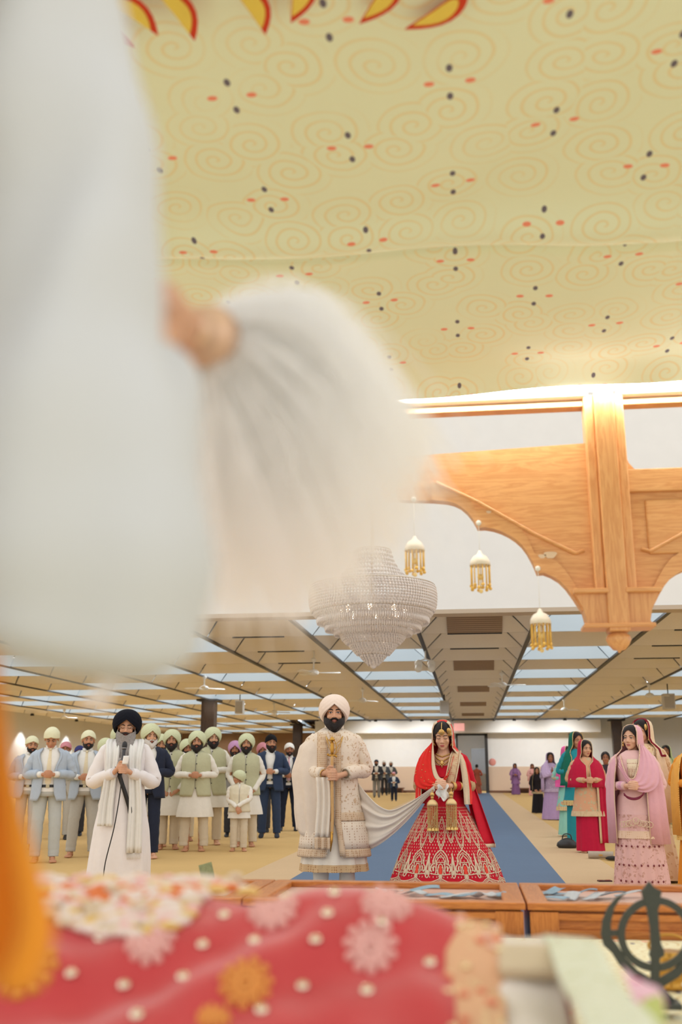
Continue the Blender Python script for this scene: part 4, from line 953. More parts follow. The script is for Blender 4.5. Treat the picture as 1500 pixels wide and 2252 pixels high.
r = person('man in dark suit with white cap and pink tie', 634, 1827, 1630, G); suit_man(r, 'clasp_wide', SK3, DNAVY, DNAVY, WHT, fabric((214, 170, 176), .7), WHT, True, 'short', foot='shoes', st=.15, open_=.42)
# boy
r = person('small boy in white kurta and sage turban looking aside', 524, 1872, 1693, G, wx=1.12); pn = 'boy'
add_body(r, pn, SK2); build('trousers', trousers_mb(.1), BEIGET, r, key=('trs', .1)); build('kurta', kurta_mb(pn, .72, .4), CREAMK, r); build('waistcoat', vest_mb(.86, .02, .03), fabric((226, 216, 190), .8), r, solid=.006)
build('turban', turban_mb(pn), MINT, r); face(r, pn)
# far men by the back wall
F = 'guests near the back wall'
for px, ft, tp, lb, kw in ((828, 1741, 1672, 'man in dark jacket and grey trousers half hidden by the groom\'s sleeve', dict(suit=CHAR, tr=GREYS, tur=DNAVY)), (860, 1742, 1670, 'man in grey jacket and white turban by the back wall', dict(suit=fabric((96, 100, 104), .85), tr=CHAR, tur=WHT)), (845, 1740, 1670, 'man in grey jacket with clasped hands and white turban at the bench', dict(suit=fabric((84, 90, 98), .85), tr=CHAR, tur=WHT))):
    r = person(lb, px, ft, tp, F, Y={828: 50, 860: 58, 845: 55}[px], h=1.82); suit_man(r, 'clasp', SK3, foot='shoes', cap=True, facep=False, **kw)
r = person('small boy in navy suit and pink turban near the back wall', 866, 1752, 1692, F, Y=44, h=1.22, wx=1.1); suit_man(r, 'clasp', SK2, NAVY, DNAVY, WHT, None, fabric((222, 160, 170), .8), True, None, foot='shoes', facep=False)

# ---------------------------------------------------------------- reader in white robe
r = person('bearded man in white robe and black turban reading into a microphone', 273, 0, 1563, None, Y=10.6, h=1.83); pn = 'mic'; RD = r
add_body(r, pn, SK1, vox=.0055)
ROBE = fabric((236, 230, 228), .85, .05, 16)
def robe():
    m = MB(); rings = []
    for i in range(30):
        z = .10 + 1.375 * i / 29; k = max(0, (1.1 - z)); rings.append([Vector((p.x * (1 + .25 * k * .6), p.y * (1 + .1 * k), p.z)) for p in tring(z, .03, 64, .012 + .045 * min(1, k), 8)])
    m.loft(rings, True)
    for s in (-1, 1): sleeve(m, POSES[pn], s, .066, .08, .05, rum=.03)
    return m
build('robe', robe, ROBE, r)
def shawl(s):
    def f():
        m = MB(); rows = []
        pth = bez([(s * .05, .11, 1.44), (s * .11, .03, 1.482), (s * .12, -.09, 1.43), (s * .115, -.175, 1.28), (s * .125, -.185, 1.05), (s * .145, -.19, .8), (s * .15, -.2, .62 if s < 0 else .36)], 6)
        for i, q in enumerate(pth):
            w_ = interp([(0, .05), (.3, .075), (.6, .06), (1, .075)], i / len(pth)); rows.append([q + Vector((w_ * (u - .5) * 2, .018 * cos((u - .5) * 9) - .012 * sin(u * 22), 0)) for u in [k / 14 for k in range(15)]])
        m.loft(rows, False); return m
    return f
sh = build('shawl', shawl(1), WHT, r, solid=.006); build('shawl', shawl(-1), WHT, r, solid=.006)
m = MB()
for i in range(14): x = .085 + i * .0095; m.tube([(x, -.2, .36), (x + .004, -.203, .30)], .002, 5)
build('fringe', m, WHT, sh)
build('turban', turban_mb(pn, .138, .132, .136, .03, .08, -.07), fabric((13, 15, 26), .85, .2, 30, sheen=.0), r); build('beard', beard_mb(pn, .25, .08, .006, 5, .42), GREYB, r); build('moustache', lambda: MB().tube([HEADC + Vector(q) for q in ((-.05, -.07, -.075), (-.03, -.092, -.055), (0, -.1, -.046), (.03, -.092, -.055), (.05, -.07, -.075))], [.006, .011, .012, .011, .006], 8).xf(POSES[pn]['H']), fabric((62, 50, 48), .7, .3, 60), r)
face(r, pn, True)
def specs():
    m = MB()
    for s in (-1, 1): m.tube([HEADC + Vector((s * .032 + .023 * cos(a), -.098 + .004 * cos(a) * s * -1, .0 + .016 * sin(a))) for a in [2 * pi * i / 20 for i in range(21)]], .0013, 5, False); m.tube([HEADC + Vector((s * .054, -.096, .004)), HEADC + Vector((s * .08, 0, .006))], .0014, 5)
    m.tube([HEADC + Vector((-.01, -.1, .004)), HEADC + Vector((.01, -.1, .004))], .0013, 5); return m.xf(POSES[pn]['H'])
build('glasses', specs, plain((200, 190, 176), .2, .7), r)
build('sword_strap', MB().loft([[Vector((x - .022, y, z)), Vector((x + .022, y, z))] for x, y, z in ((-.06, -.205, 1.2), (-.02, -.2, 1.08), (.03, -.195, .95), (.085, -.2, .80), (.095, -.195, .74))], False), BLACK, r, solid=.006)
# microphone, cable and slip of paper are held things
def wpt(root, p): return Vector(root.location) + Matrix.Rotation(root.rotation_euler.z, 3, 'Z') @ Vector((p[0] * root.scale[0], p[1] * root.scale[1], p[2] * root.scale[2]))
mic = empty('microphone', wpt(r, (0, -.285, 1.25)), 0, 'black handheld microphone with cable held to the reader\'s mouth', 'microphone')
build('handle', MB().lathe([(.012, -.12), (.014, -.1), (.018, .1), (.02, .13)], n=16).xf(Matrix.Rotation(R(-10), 4, 'X')), plain((58, 58, 62), .4), mic)
build('grille', MB().lathe([(.021, .13), (.027, .15), (.028, .17), (.024, .195), (.01, .208)], n=16).xf(Matrix.Rotation(R(-10), 4, 'X')), BLACK, mic); build('band', MB().lathe([(.022, .125), (.0265, .13), (.0265, .142), (.022, .147)], n=16).xf(Matrix.Rotation(R(-10), 4, 'X')), plain((120, 118, 118), .3, .6), mic)
build('cable', MB().tube(bez([(0, -.02, -.12), (.0, -.03, -.3), (-.04, -.04, -.65), (-.11, -.05, -1.0), (-.12, -.06, -1.25), (-.11, -.1, -1.285)], 8), .006, 8), BLACK, mic)
pa = tag(build('paper_slip', MB().grid(lambda u, v: (lerp(-.03, .035, u) + .012 * v, -.045 - .01 * sin(u * 3), .05 + .085 * v), 6, 5), plain((240, 238, 234), .7), None, solid=.001, loc=wpt(r, (.035, -.29, 1.175))), 'small white folded paper held against the microphone', 'paper')

# ---------------------------------------------------------------- groom
r = person('groom in embroidered ivory sherwani, cream turban and shawl, holding a sword', 735, 0, 1525, None, Y=9.55, h=1.885, rz=R(8)); pn = 'hold'; GR = r
add_body(r, pn, SK1, vox=.0055)
def brocade(c0, c1, sc=26, thr=(.42, .5), dots=False):
    t = NT('brocade'); co = t.coord(); nz = t.n('ShaderNodeTexNoise', i_Vector=co, i_Scale=9, i_Detail=3)
    vm = t.n('ShaderNodeVectorMath', operation='MULTIPLY_ADD'); t.put(vm.inputs[0], nz.outputs['Color']); vm.inputs[1].default_value = (.12, .12, .12) if not dots else (0, 0, 0); t.put(vm.inputs[2], co)
    v1 = t.n('ShaderNodeTexVoronoi', i_Vector=vm.outputs[0], i_Scale=sc, i_Randomness=.9 if not dots else .1); n2 = t.n('ShaderNodeTexNoise', i_Vector=co, i_Scale=sc * .55, i_Detail=2)
    f = t.step(t.math('MULTIPLY', v1.outputs['Distance'], t.math('ADD', n2.outputs[0], .5)), thr[1], thr[0]) if dots else t.math('MULTIPLY', t.step(v1.outputs['Distance'], .5, .3), t.step(n2.outputs[0], .46, .54))
    t.base(t.mix(f, lin(c0), lin(c1)), .7, 0, .3); t.bump(f, .5, .004); return t.m
IV = brocade((230, 214, 194), (204, 174, 142), 40); IVD = brocade((228, 212, 192), (190, 156, 128), 46, (.2, .3), True); IVB = brocade((212, 186, 156), (188, 150, 112), 60, (.25, .4), True)
IVP = fabric((232, 222, 206), .85, .05, 18)
build('trousers', trousers_mb(.115, (.1, .075, .062)), IVP, r)
def gk():
    m = MB(); rings = []
    for i in range(12):
        z = .285 + .45 * i / 11; k = 1 - i / 11; ring = []
        for j in range(96):
            a = 2 * pi * j / 96; w_ = 1 + .06 * k * (1 if sin(11 * a) > 0 else -.6) * min(1, abs(sin(11 * a)) * 3); ring.append(Vector(((.235 + .05 * k) * cos(a) * w_, (.17 + .035 * k) * sin(a) * w_, z)))
        rings.append(ring)
    m.loft(rings, True); return m
b_ = build('under_kurta', gk, IVP, r)
def gkb():
    m = MB(); rings = []
    for i in range(4):
        z = .278 + .06 * i / 3; k = 1 - (z - .285) / .45; ring = []
        for j in range(96): a = 2 * pi * j / 96; w_ = 1 + .06 * k * (1 if sin(11 * a) > 0 else -.6) * min(1, abs(sin(11 * a)) * 3); ring.append(Vector(((.238 + .05 * k) * cos(a) * w_, (.173 + .035 * k) * sin(a) * w_, z)))
        rings.append(ring)
    m.loft(rings, True); return m
build('gold_hem', gkb, brocade((206, 172, 128), (176, 132, 88), 50, (.25, .4), True), b_)
def coat_r(z): k = max(0, 1.0 - z); return .03 + .045 * k, 1 + .18 * k
def coat():
    m = MB(); rings = []
    for i in range(30):
        z = .395 + 1.08 * i / 29; o, sx = coat_r(z); rings.append([p if True else p for p in tring(z, o, 64, .004, 5, gap=.004 + .25 * max(0, (.7 - z) / .35), sxx=sx)])
    m.loft(rings, False)
    for s in (-1, 1): sleeve(m, POSES[pn], s, .062, .062, .052, rum=.03)
    m.loft([[Vector((.082 * cos(a), .012 + .08 * sin(a), z)) for a in [-pi / 2 + .2 + (2 * pi - .4) * i / 28 for i in range(29)]] for z in (1.44, 1.515)], False)
    return m
ct = build('sherwani', coat, IV, r, solid=.008)
def coat_band(z0, z1, mat, nm, off=.004, n=4, g=None):
    m = MB(); m.loft([tring(z, coat_r(z)[0] + off + .004, 64, .004, 5, gap=(.05 + .22 * max(0, (.7 - z) / .35)), sxx=coat_r(z)[1]) for z in [lerp(z0, z1, i / n) for i in range(n + 1)]], False); return build(nm, m, mat, ct, solid=.003)
coat_band(.4, .465, IVB, 'hem_band', .006); coat_band(.47, .69, IVD, 'dotted_panel', .004); coat_band(.695, .765, IVB, 'waist_band', .006)
m = MB(); rows = []
for i in range(22):
    z = lerp(1.43, .41, i / 21); rx, ry = tor(z); o, sx = coat_r(z); y = -(ry + o) - .010 + .012 * (z > 1.3); x0 = .01 + .08 * max(0, (.7 - z) / .35) * .6; rows.append([Vector((x0, y, z)), Vector((x0 + .025, y - .001, z)), Vector((x0 + .05, y + .003, z))])
build('placket', m.loft(rows, False), IVB, ct, solid=.003)
m = MB(); rows = []
for i in range(10):
    z = lerp(1.44, 1.17, i / 9); rx, ry = tor(z); w_ = lerp(.075, .03, i / 9); y = -(ry + .046) + .012 * (z > 1.3); rows.append([Vector((w_ * q, y + .012 * abs(q) ** 2 * 3, z)) for q in (-1, -.5, 0, .5, 1)])
build('yoke', m.loft(rows, False), IVB, ct, solid=.003)
for i in range(3):
    m = MB(); d = .07 + .045 * i; m.tube([(x, -.185 - .004 * i + .45 * x * x, 1.415 - d * (1 - (x / .078) ** 2)) for x in [-.075 + .15 * k / 16 for k in range(17)]], .0035, 6); build('necklace', m, GOLD, r)
# shawl over the right shoulder
def gshawl():
    m = MB(); n = 34
    def fn(u, v):
        a = lerp(R(250), R(84), u)                                         # from chest round the shoulder to the back
        z = lerp(1.50, .50 + .28 * (1 - u) * 0 + .12 * sin(u * 3), v) - .05 * (abs(a - R(180)) / R(80)) ** 2 * (v < .2)
        k = min(1, v * 5) ** .6; rx = lerp(.07, interp([(.35, .33), (.6, .32), (.8, .345), (1.1, .37), (1.3, .315), (1.4, .285), (1.5, .2)], z), k); ry = lerp(.075, interp([(.35, .2), (.8, .2), (1.1, .185), (1.3, .155), (1.5, .12)], z), k)
        w_ = 1 + .028 * sin(u * 34 + v * 5) * min(1, v * 2) + .012 * sin(u * 60); zz = z - .0 if v > .05 else z
        return (rx * cos(a) * w_, .012 + ry * sin(a) * w_ * 1.05, zz)
    m.grid(fn, 48, 26); return m
gs = build('shawl', gshawl, fabric((226, 210, 192), .85, .06, 18), r, solid=.006)
m = MB(); m.loft([[Vector((-.15 + q, -(tor(z)[1] + .062) + .012 * (z > 1.3) + (.02 if q < .03 else 0), z)) for q in (0, .03, .06, .085)] for z in [lerp(1.43, 1.10, i / 10) for i in range(11)]], False); build('shawl_border', m, IVB, gs, solid=.004)
m = MB(); m.grid(lambda u, v: (lerp(-.16, -.035, u) + .01 * sin(v * 4), -.232 - .016 * sin(u * 16) - .02 * v, lerp(1.06, .57, v)), 24, 12); e_ = build('shawl_end', m, fabric((230, 218, 202), .85, .06, 18), r, solid=.004)
m = MB(); m.grid(lambda u, v: (lerp(-.165, -.03, u), -.256 - .016 * sin(u * 16), lerp(.565, .47, v)), 24, 5); build('shawl_border', m, IVB, r, solid=.005)
build('turban', turban_mb(pn, .127, .126, .13), fabric((238, 218, 202), .8, .05, 30), r); build('beard', beard_mb(pn, .065, .075, .003), HAIR, r); face(r, pn)
build('watch', bangle_mb(pn, 1, (.99,), .034, .011), plain((150, 140, 120), .3, .7), r); build('bracelet', bangle_mb(pn, -1, (.97, 1.02), .033, .006), GOLD, r)
# sword: hilt up, scabbard down
sw = empty('sword', wpt(GR, (-.02, -.255, 1.1)), R(8), 'gold ceremonial sword held upright in front of the groom', 'sword')
sw.scale = (1.07, 1.07, 1.07)
build('hilt', MB().lathe([(.004, .30), (.012, .29), (.024, .275), (.026, .268), (.011, .26), (.013, .235), (.017, .21), (.014, .17), (.011, .145)], n=16), BRASS, sw); build('guard', MB().ell((0, 0, .14), (.038, .012, .010), 14, 8).ell((.035, 0, .132), .010, 8, 6).ell((-.035, 0, .148), .010, 8, 6).tube(bez([(.028, 0, .145), (.036, 0, .19), (.03, 0, .245), (.014, 0, .268)], 5), .004, 6), BRASS, sw)
build('scabbard', MB().tube(bez([(0, 0, .135), (0, 0, -.1), (.004, 0, -.35), (0, 0, -.5)], 6), .021, 12, True, .6), fabric((206, 164, 108), .5, .1, 40), sw); build('chape', MB().tube([(0, 0, -.48), (-.004, 0, -.56), (-.012, 0, -.64)], [.022, .018, .006], 12, True, .6), BRASS, sw)
# cloth joining groom and bride
YB = 9.5
top_c = [at_y(*q) for q in ((788, 1722, YB + .05), (805, 1745, YB - .02), (832, 1772, YB - .08), (862, 1782, YB - .12), (902, 1764, YB - .18), (930, 1746, YB - .24), (955, 1728, YB - .27))]
bot_c = [at_y(*q) for q in ((800, 1872, YB + .12), (818, 1868, YB + .06), (842, 1853, YB), (872, 1828, YB - .06), (905, 1794, YB - .13), (935, 1758, YB - .2), (957, 1738, YB - .25))]
T_, B_ = bez(top_c, 7), bez(bot_c, 7); m = MB(); NC = len(T_) - 1
def pfn(u, v):
    i = u * NC; k = min(int(i), NC - 1); f = i - k; a = T_[k].lerp(T_[k + 1], f); b = B_[k].lerp(B_[k + 1], f); p = a.lerp(b, v)
    w_ = (1 - u * .6); return p + Vector((0, -.016 * w_ * sin(v * 23 + u * 3) - .008 * w_ * sin(v * 41 + 2), .006 * w_ * sin(v * 20 + u * 5)))
pl = tag(build('joining_sash', m.grid(pfn, 44, 40), fabric((236, 226, 212), .85, .05, 18), None, solid=.004), 'long ivory cloth stretched from the groom\'s side to the bride\'s hands', 'sash')

# ---------------------------------------------------------------- bride
r = person('bride in red and gold embroidered lehenga with red veil', 976, 0, 1588, None, Y=9.5, h=1.635, wx=1.0, canon=1.757, rz=R(-6)); BR = r; pn = 'bride'
add_body(r, pn, SKF, True, True, .0052)
RED = fabric((196, 16, 40), .75, .14, 30); RED2 = fabric((222, 44, 36), .75, .15, 20); ZARI = fabric((222, 198, 166), .5, .25, 120); DRED = fabric((150, 12, 34), .8, .15, 30)
def blouse():
    m = MB(); rings = []
    for i in range(16):
        z = .93 + .46 * i / 15; rings.append([Vector((q.x, q.y, q.z - .13 * max(0, (z - 1.2) / .19) * max(0, -q.y / .14) ** 2)) for q in tring(z, .012, 48, .003, 7, fem=True)])
    m.loft(rings, True)
    for s in (-1, 1): sleeve(m, POSES[pn], s, .058, .05, .046, .56)
    return m
bl_ = build('blouse', blouse, RED, r)
for s in (-1, 1): build('sleeve_cuff', bangle_mb(pn, s, (-.02, .04, .1), .05, .011), fabric((200, 166, 124), .6, .3, 90), bl_)
ZT, ZH = 1.02, .04
def skr(t, a):
    e = t ** 1.02; x = lerp(.15, .60, e) + .055 * sin(t * pi); y = lerp(.12, .50, e) + .045 * sin(t * pi); k = 1 + .035 * t * sin(13 * a + .6) + .012 * t * sin(29 * a); return x * k, y * k
def SK_(a, t, off=0):
    """a: angle from the front centre, t: 0 waist to 1 hem"""
    A = a - pi / 2; x, y = skr(t, A); return Vector(((x + off) * cos(A), (y + off) * sin(A), lerp(ZT, ZH, t)))
def lehenga():
    m = MB(); m.loft([[SK_(2 * pi * i / 156, j / 26) for i in range(156)] for j in range(27)], True); return m
sk_ = build('lehenga', lehenga, RED, r)
TM = .85
def stroke(m, pts, w=.011, closed=False, off=.005):
    """flat gold ribbon of (angle*.55 m, height t) points laid on the skirt"""
    P2 = [Vector((p[0], p[1])) for p in pts]
    if closed: P2 = P2 + [P2[0]]
    L_, R_ = [], []
    for i, p in enumerate(P2):
        a = P2[max(0, i - 1)]; b = P2[min(len(P2) - 1, i + 1)]
        if closed and i in (0, len(P2) - 1): a, b = P2[-2], P2[1]
        d = (b - a); d = Vector((d.x * .52, d.y * .98)); d = d.normalized() if d.length > 1e-9 else Vector((1, 0)); n_ = Vector((-d.y / .52, d.x / .98)) * w * .4
        L_.append(SK_(p.x + n_.x, TM * (p.y + n_.y), off)); R_.append(SK_(p.x - n_.x, TM * (p.y - n_.y), off))
    m.loft([L_, [(a + b) / 2 + (a + b).normalized() * 0 for a, b in zip(L_, R_)], R_], False)
def blob(m, a, t, ra, rt, n=8, off=.006): m.f.append(tuple(range(len(m.v), len(m.v) + n))); m.add([SK_(a + ra / .52 * cos(2 * pi * i / n), TM * (t + rt * sin(2 * pi * i / n)), off) for i in range(n)])
m = MB(); AR, DP, DO, PE = [], [], [], []
NA = 13; dA = 2 * pi / NA
for q in range(-4, 5):
    arches = MB(); AR.append(arches); drops = MB(); DP.append(drops); doors = MB(); DO.append(doors)
    c = q * dA; ax = lambda pts: [(c + x, t) for x, t in pts]
    def dome(w_, t0, t1, k=1.0): return [(w_ * sin(lerp(-pi / 2, pi / 2, i / 16)) , t0 - (t0 - t1) * cos(lerp(-pi / 2, pi / 2, i / 16)) ** .8 - .018 * math.exp(-((i - 8) / 1.2) ** 2)) for i in range(17)]
    for w_, t0, t1, lw in ((.15, .72, .585, .016), (.115, .72, .615, .010), (.085, .725, .645, .012)): stroke(arches, ax(dome(w_, t0, t1)), lw)
    for s in (-1, 1):
        stroke(arches, ax([(s * .15, .72), (s * .185, .74), (s * .19, .775), (s * .165, .80)]), .016); stroke(arches, ax([(s * .085, .70), (s * .085, .81)]), .014); stroke(arches, ax([(s * .12, .735), (s * .14, .76), (s * .13, .79)]), .02)
    stroke(arches, ax([(-.19, .815), (-.09, .825), (0, .828), (.09, .825), (.19, .815)]), .012); stroke(arches, ax([(-.05, .82), (-.05, .755), (-.03, .725), (0, .715), (.03, .725), (.05, .755), (.05, .82)]), .013); stroke(arches, ax([(-.08, .70), (.08, .70)]), .010)
    doors.f.append(tuple(range(len(doors.v), len(doors.v) + 9))); doors.add([SK_(c + x, TM * t, .006) for x, t in ((-.03, .82), (-.03, .765), (-.022, .745), (-.01, .735), (0, .732), (.01, .735), (.022, .745), (.03, .765), (.03, .82))])
    # scalloped double band below, hem domes
    for dt, lw in ((0, .012), (.016, .007), (.03, .012)): stroke(m, [(c + x, .862 + .05 * (1 - (2 * abs(x) / dA - 0) ** 1.0) * 0 + .045 * sin(pi * (abs(x) / (dA / 2)) * .5) ** 1 + dt) for x in [dA * (i / 16 - .5) for i in range(17)]], lw)
    blob(m, c, .845, .012, .02); stroke(m, ax([(-.035, .845), (0, .815), (.035, .845), (0, .885)]), .009, True)
    for w_, lw in ((.15, .012), (.12, .007), (.08, .009)): stroke(m, ax([(w_ * sin(x), 1.0 - .55 * w_ * cos(x)) for x in [lerp(-pi / 2, pi / 2, i / 12) for i in range(13)]]), lw)
    # tear drop between the arches
    cc_ = c + dA / 2; dr_ = [(cc_ + .042 * sin(x) * (1 - cos(x)) * .62, .80 - .105 * cos(x) - .03) for x in [2 * pi * i / 22 for i in range(22)]]
    dr_ = [(a, lerp(.60, .86, (t - .665) / .21)) for a, t in dr_]; stroke(drops, dr_, .012, True); stroke(drops, [(cc_ + (a - cc_) * .5, .78 + (t - .78) * .62) for a, t in dr_], .007, True); blob(drops, cc_, .80, .007, .022)
    # upper petals
    for k, (cx_, t0, t1, w_) in enumerate(((c, .22, .56, .085), (c + dA / 2, .16, .50, .08))):
        P3 = [(cx_ + w_ * (1.35 - .5 * t0) * sin(pi * i / 20) ** .75 * s, lerp(t1, t0, i / 20)) for s in (1,) for i in range(21)]; P4 = [(2 * cx_ - a, t) for a, t in P3[::-1]]
        pet = MB(); PE.append(pet); stroke(pet, P3 + P4, .012); stroke(pet, [(cx_ + (a - cx_) * .72, t * .86 + .14 * (t0 + t1) / 2) for a, t in P3 + P4], .007)
        for j in range(5): tt = lerp(t0 + .07, t1 - .05, j / 4); stroke(pet, [(cx_ - .05, tt - .02), (cx_, tt + .01), (cx_ + .05, tt - .02)], .007)
rs = random.Random(5)
for row in range(32):
    t = .12 + 1.03 * row / 31; n_ = 62
    for i in range(n_):
        a = -2.0 + 4.0 * (i + .5 * (row % 2)) / n_
        if t > .845 and row % 2: continue
        blob(m, a, t, .004 + .001 * (row % 3 == 0), .010, 6, .004)
tag(build('dot_and_border_embroidery', m, ZARI, sk_, False, fix=False), kind='stuff')
for nm, LL, mt in (('temple_motif', AR, ZARI), ('teardrop_motif', DP, ZARI), ('petal_motif', PE, ZARI), ('door_motif', DO, fabric((232, 70, 52), .7))):
    for mm in LL: build(nm, mm, mt, sk_, False, fix=False)
# veil
hk = dict(open_head=58, open_body=48, wide=1.0, asym=.0, wave=.025, low=.95, slim=.96)
build('veil', hood_mb(pn, **hk), RED2, r, solid=.003); 
def veil_trim():
    src = hood_mb(pn, **hk)(); n = 45; rows = len(src.v) // n; mm = MB()
    V_ = lambda k, c: Vector(src.v[k * n + c])
    for c, d in ((0, 3), (n - 1, -3)): mm.loft([[V_(k, c) + Vector((0, -.004, 0)), V_(k, c + d) * 1.0 + Vector((0, -.004, 0))] for k in range(1, rows)], False)
    mm.loft([[V_(1, c) + Vector((0, -.004, .004)), V_(2, c) + Vector((0, -.006, .004))] for c in range(0, n)], False)
    return mm
build('veil_border', veil_trim, ZARI, r, solid=.004)
# veil drawn over one shoulder and swept in a U across the chest
inn = bez([(-.085, -.085, 1.54), (-.075, -.112, 1.43), (-.055, -.165, 1.29), (-.012, -.2, 1.20), (.045, -.198, 1.205), (.095, -.165, 1.30), (.12, -.075, 1.42)], 6)
out = bez([(-.125, .0, 1.52), (-.215, -.06, 1.41), (-.265, -.12, 1.26), (-.25, -.175, 1.12), (-.11, -.222, 1.09), (.04, -.212, 1.165), (.115, -.10, 1.385)], 6)
m = MB(); NI = len(inn) - 1
m.grid(lambda u, v: inn[round(u * NI)].lerp(out[round(u * NI)], v) + Vector((0, -.03 * sin(v * pi) - .007 * sin(v * 26 + u * 4), 0)), NI, 20); sw_ = build('veil_swag', m, RED2, r, solid=.003)
m = MB(); m.loft([[inn[i] + Vector((0, -.008, 0)), inn[i].lerp(out[i], .09) + Vector((0, -.016, 0)), inn[i].lerp(out[i], .17) + Vector((0, -.022, 0))] for i in range(NI + 1)], False); build('swag_border', m, ZARI, sw_, solid=.004)
rs = random.Random(2)
for i in range(26):
    u = rs.randint(2, NI - 2); v = rs.uniform(.25, .95); build('sequin', lambda: MB().ell((0, 0, 0), (.005, .003, .005), 6, 5), GOLD, sw_, key='sequin', loc=inn[u].lerp(out[u], v) + Vector((0, -.03 * sin(v * pi) - .012, 0)))
m = MB(); m.loft([[Vector((lerp(x - w_, x + w_, q), y - .012 * (1 - (2 * q - 1) ** 2), z)) for q in (0, .25, .5, .75, 1)] for x, y, z, w_ in ((.135, .0, 1.452, .04), (.13, -.085, 1.41, .045), (.12, -.155, 1.32, .05), (.095, -.178, 1.2, .05), (.07, -.17, 1.1, .045), (.06, -.16, 1.0, .04))], False); sp_ = build('embroidered_sash', m, brocade((206, 178, 140), (178, 40, 44), 70, (.2, .34), True), r, solid=.005)
for s in (-1, 1): m = MB(); m.tube([(x + s * w_, y - .012, z) for x, y, z, w_ in ((.135, .0, 1.452, .04), (.13, -.085, 1.41, .045), (.12, -.155, 1.32, .05), (.095, -.178, 1.2, .05), (.07, -.17, 1.1, .045), (.06, -.16, 1.0, .04))], .006, 6); build('sash_edge', m, ZARI, sp_)
m = MB(); m.grid(lambda u, v: (lerp(.20, .27, u) + .10 * v * (1 + u) + .02 * sin(u * 9), .02 + .05 * sin(u * 9) - .05 * v, lerp(1.16, .58, v)), 20, 14); build('veil_tail', m, RED, r, solid=.003)
m = MB(); m.grid(lambda u, v: (lerp(.298, .472, u) + .02 * sin(u * 9), -.03 + .05 * sin(u * 9), lerp(.585, .55, v)), 14, 2); build('veil_tail_hem', m, ZARI, r, solid=.005)
# hair, jewellery
build('hair', hair_mb(pn), HAIR, r); face(r, pn, True, True, (186, 84, 84))
H = POSES[pn]['H']
m = MB(); m.tube([HEADC + Vector((0, -.03 - .065 * t, .128 - .05 * t * t)) for t in [i / 6 for i in range(7)]], .004, 6); m.lathe([(.002, 0), (.022, 0), (.026, .004), (.02, .008), (.002, .01)], (0, 0, 0), 16)
k0 = len(m.v) - 5 * 16
m.xf(Matrix.Translation(HEADC + Vector((0, -.100, .062))) @ Matrix.Rotation(R(80), 4, 'X'), k0)
for i in range(9): t = pi + pi * i / 8; m.ell(HEADC + Vector((.028 * cos(t), -.103, .06 + .028 * sin(t))), .004, 8, 6)
build('forehead_jewel', m.xf(H), GOLD, r)
m = MB(); m.ell(HEADC + Vector((.062, -.065, .06)), (.022, .012, .03), 12, 8); m.ell(HEADC + Vector((.07, -.05, .03)), (.016, .012, .018), 12, 8)
for i in range(5): m.ell(HEADC + Vector((.05 + .008 * i, -.075 + .006 * i, .028)), .005, 6, 5)
build('side_jewel', m.xf(H), GOLD, r)
m = MB(); m.tube([HEADC + Vector((.013 + .017 * (1 - cos(a)), -.097 + .008 * (1 - cos(a)), -.036 - .016 * sin(a))) for a in [2 * pi * i / 18 for i in range(19)]], .0015, 5, False); build('nose_ring', m.xf(H), GOLD, r)
for s in (-1, 1):
    m = MB(); m.ell(HEADC + Vector((s * .083, -.012, -.045)), (.009, .009, .012), 10, 7); m.lathe([(.003, -.052), (.016, -.068), (.018, -.076), (.016, -.076)], HEADC + Vector((s * .084, -.012, 0)), 14)
    for i in range(8): m.ell(HEADC + Vector((s * .084 + .016 * cos(i * pi / 4), -.012 + .016 * sin(i * pi / 4), -.082)), .004, 6, 5)
    build('earring', m.xf(H), GOLD, r)
for i, (rad, dz, br) in enumerate(((.068, 0, .008), (.074, -.022, .009), (.080, -.045, .008))):
    m = MB()
    for j in range(15):
        a = lerp(R(200), R(340), j / 14); zz = 1.425 + dz - .045 * (1 - abs(j - 7) / 7) * (.6 + .5 * i); m.ell((rad * cos(a) * 1.05, .004 + (rad + .02 + .018 * i) * sin(a), zz), br, 8, 6)
    build('necklace', m, GOLD, r)
build('pendant', MB().ell((0, -.118, 1.335), (.02, .01, .024), 12, 8).ell((0, -.122, 1.30), (.008, .006, .01), 8, 6), GOLD, r)
for s in (-1, 1):
    for q in (.62, .66, .70, .74, .78): build('red_bangle', bangle_mb(pn, s, (q,), .037, .0085), fabric((190, 18, 34), .4, .2, 60), r)
    for q in (.53, .57, .83, .87, .91): build('gold_bangle', bangle_mb(pn, s, (q,), .038, .0065), GOLD, r)
build('folded_cloth', MB().grid(lambda u, v: (lerp(-.03, .075, u) + .012 * sin(v * 9), -.29 - .03 * sin(u * 7 + v * 4), lerp(1.12, 1.0, v) + .02 * sin(u * 8)), 14, 12), WHT, r, solid=.004)
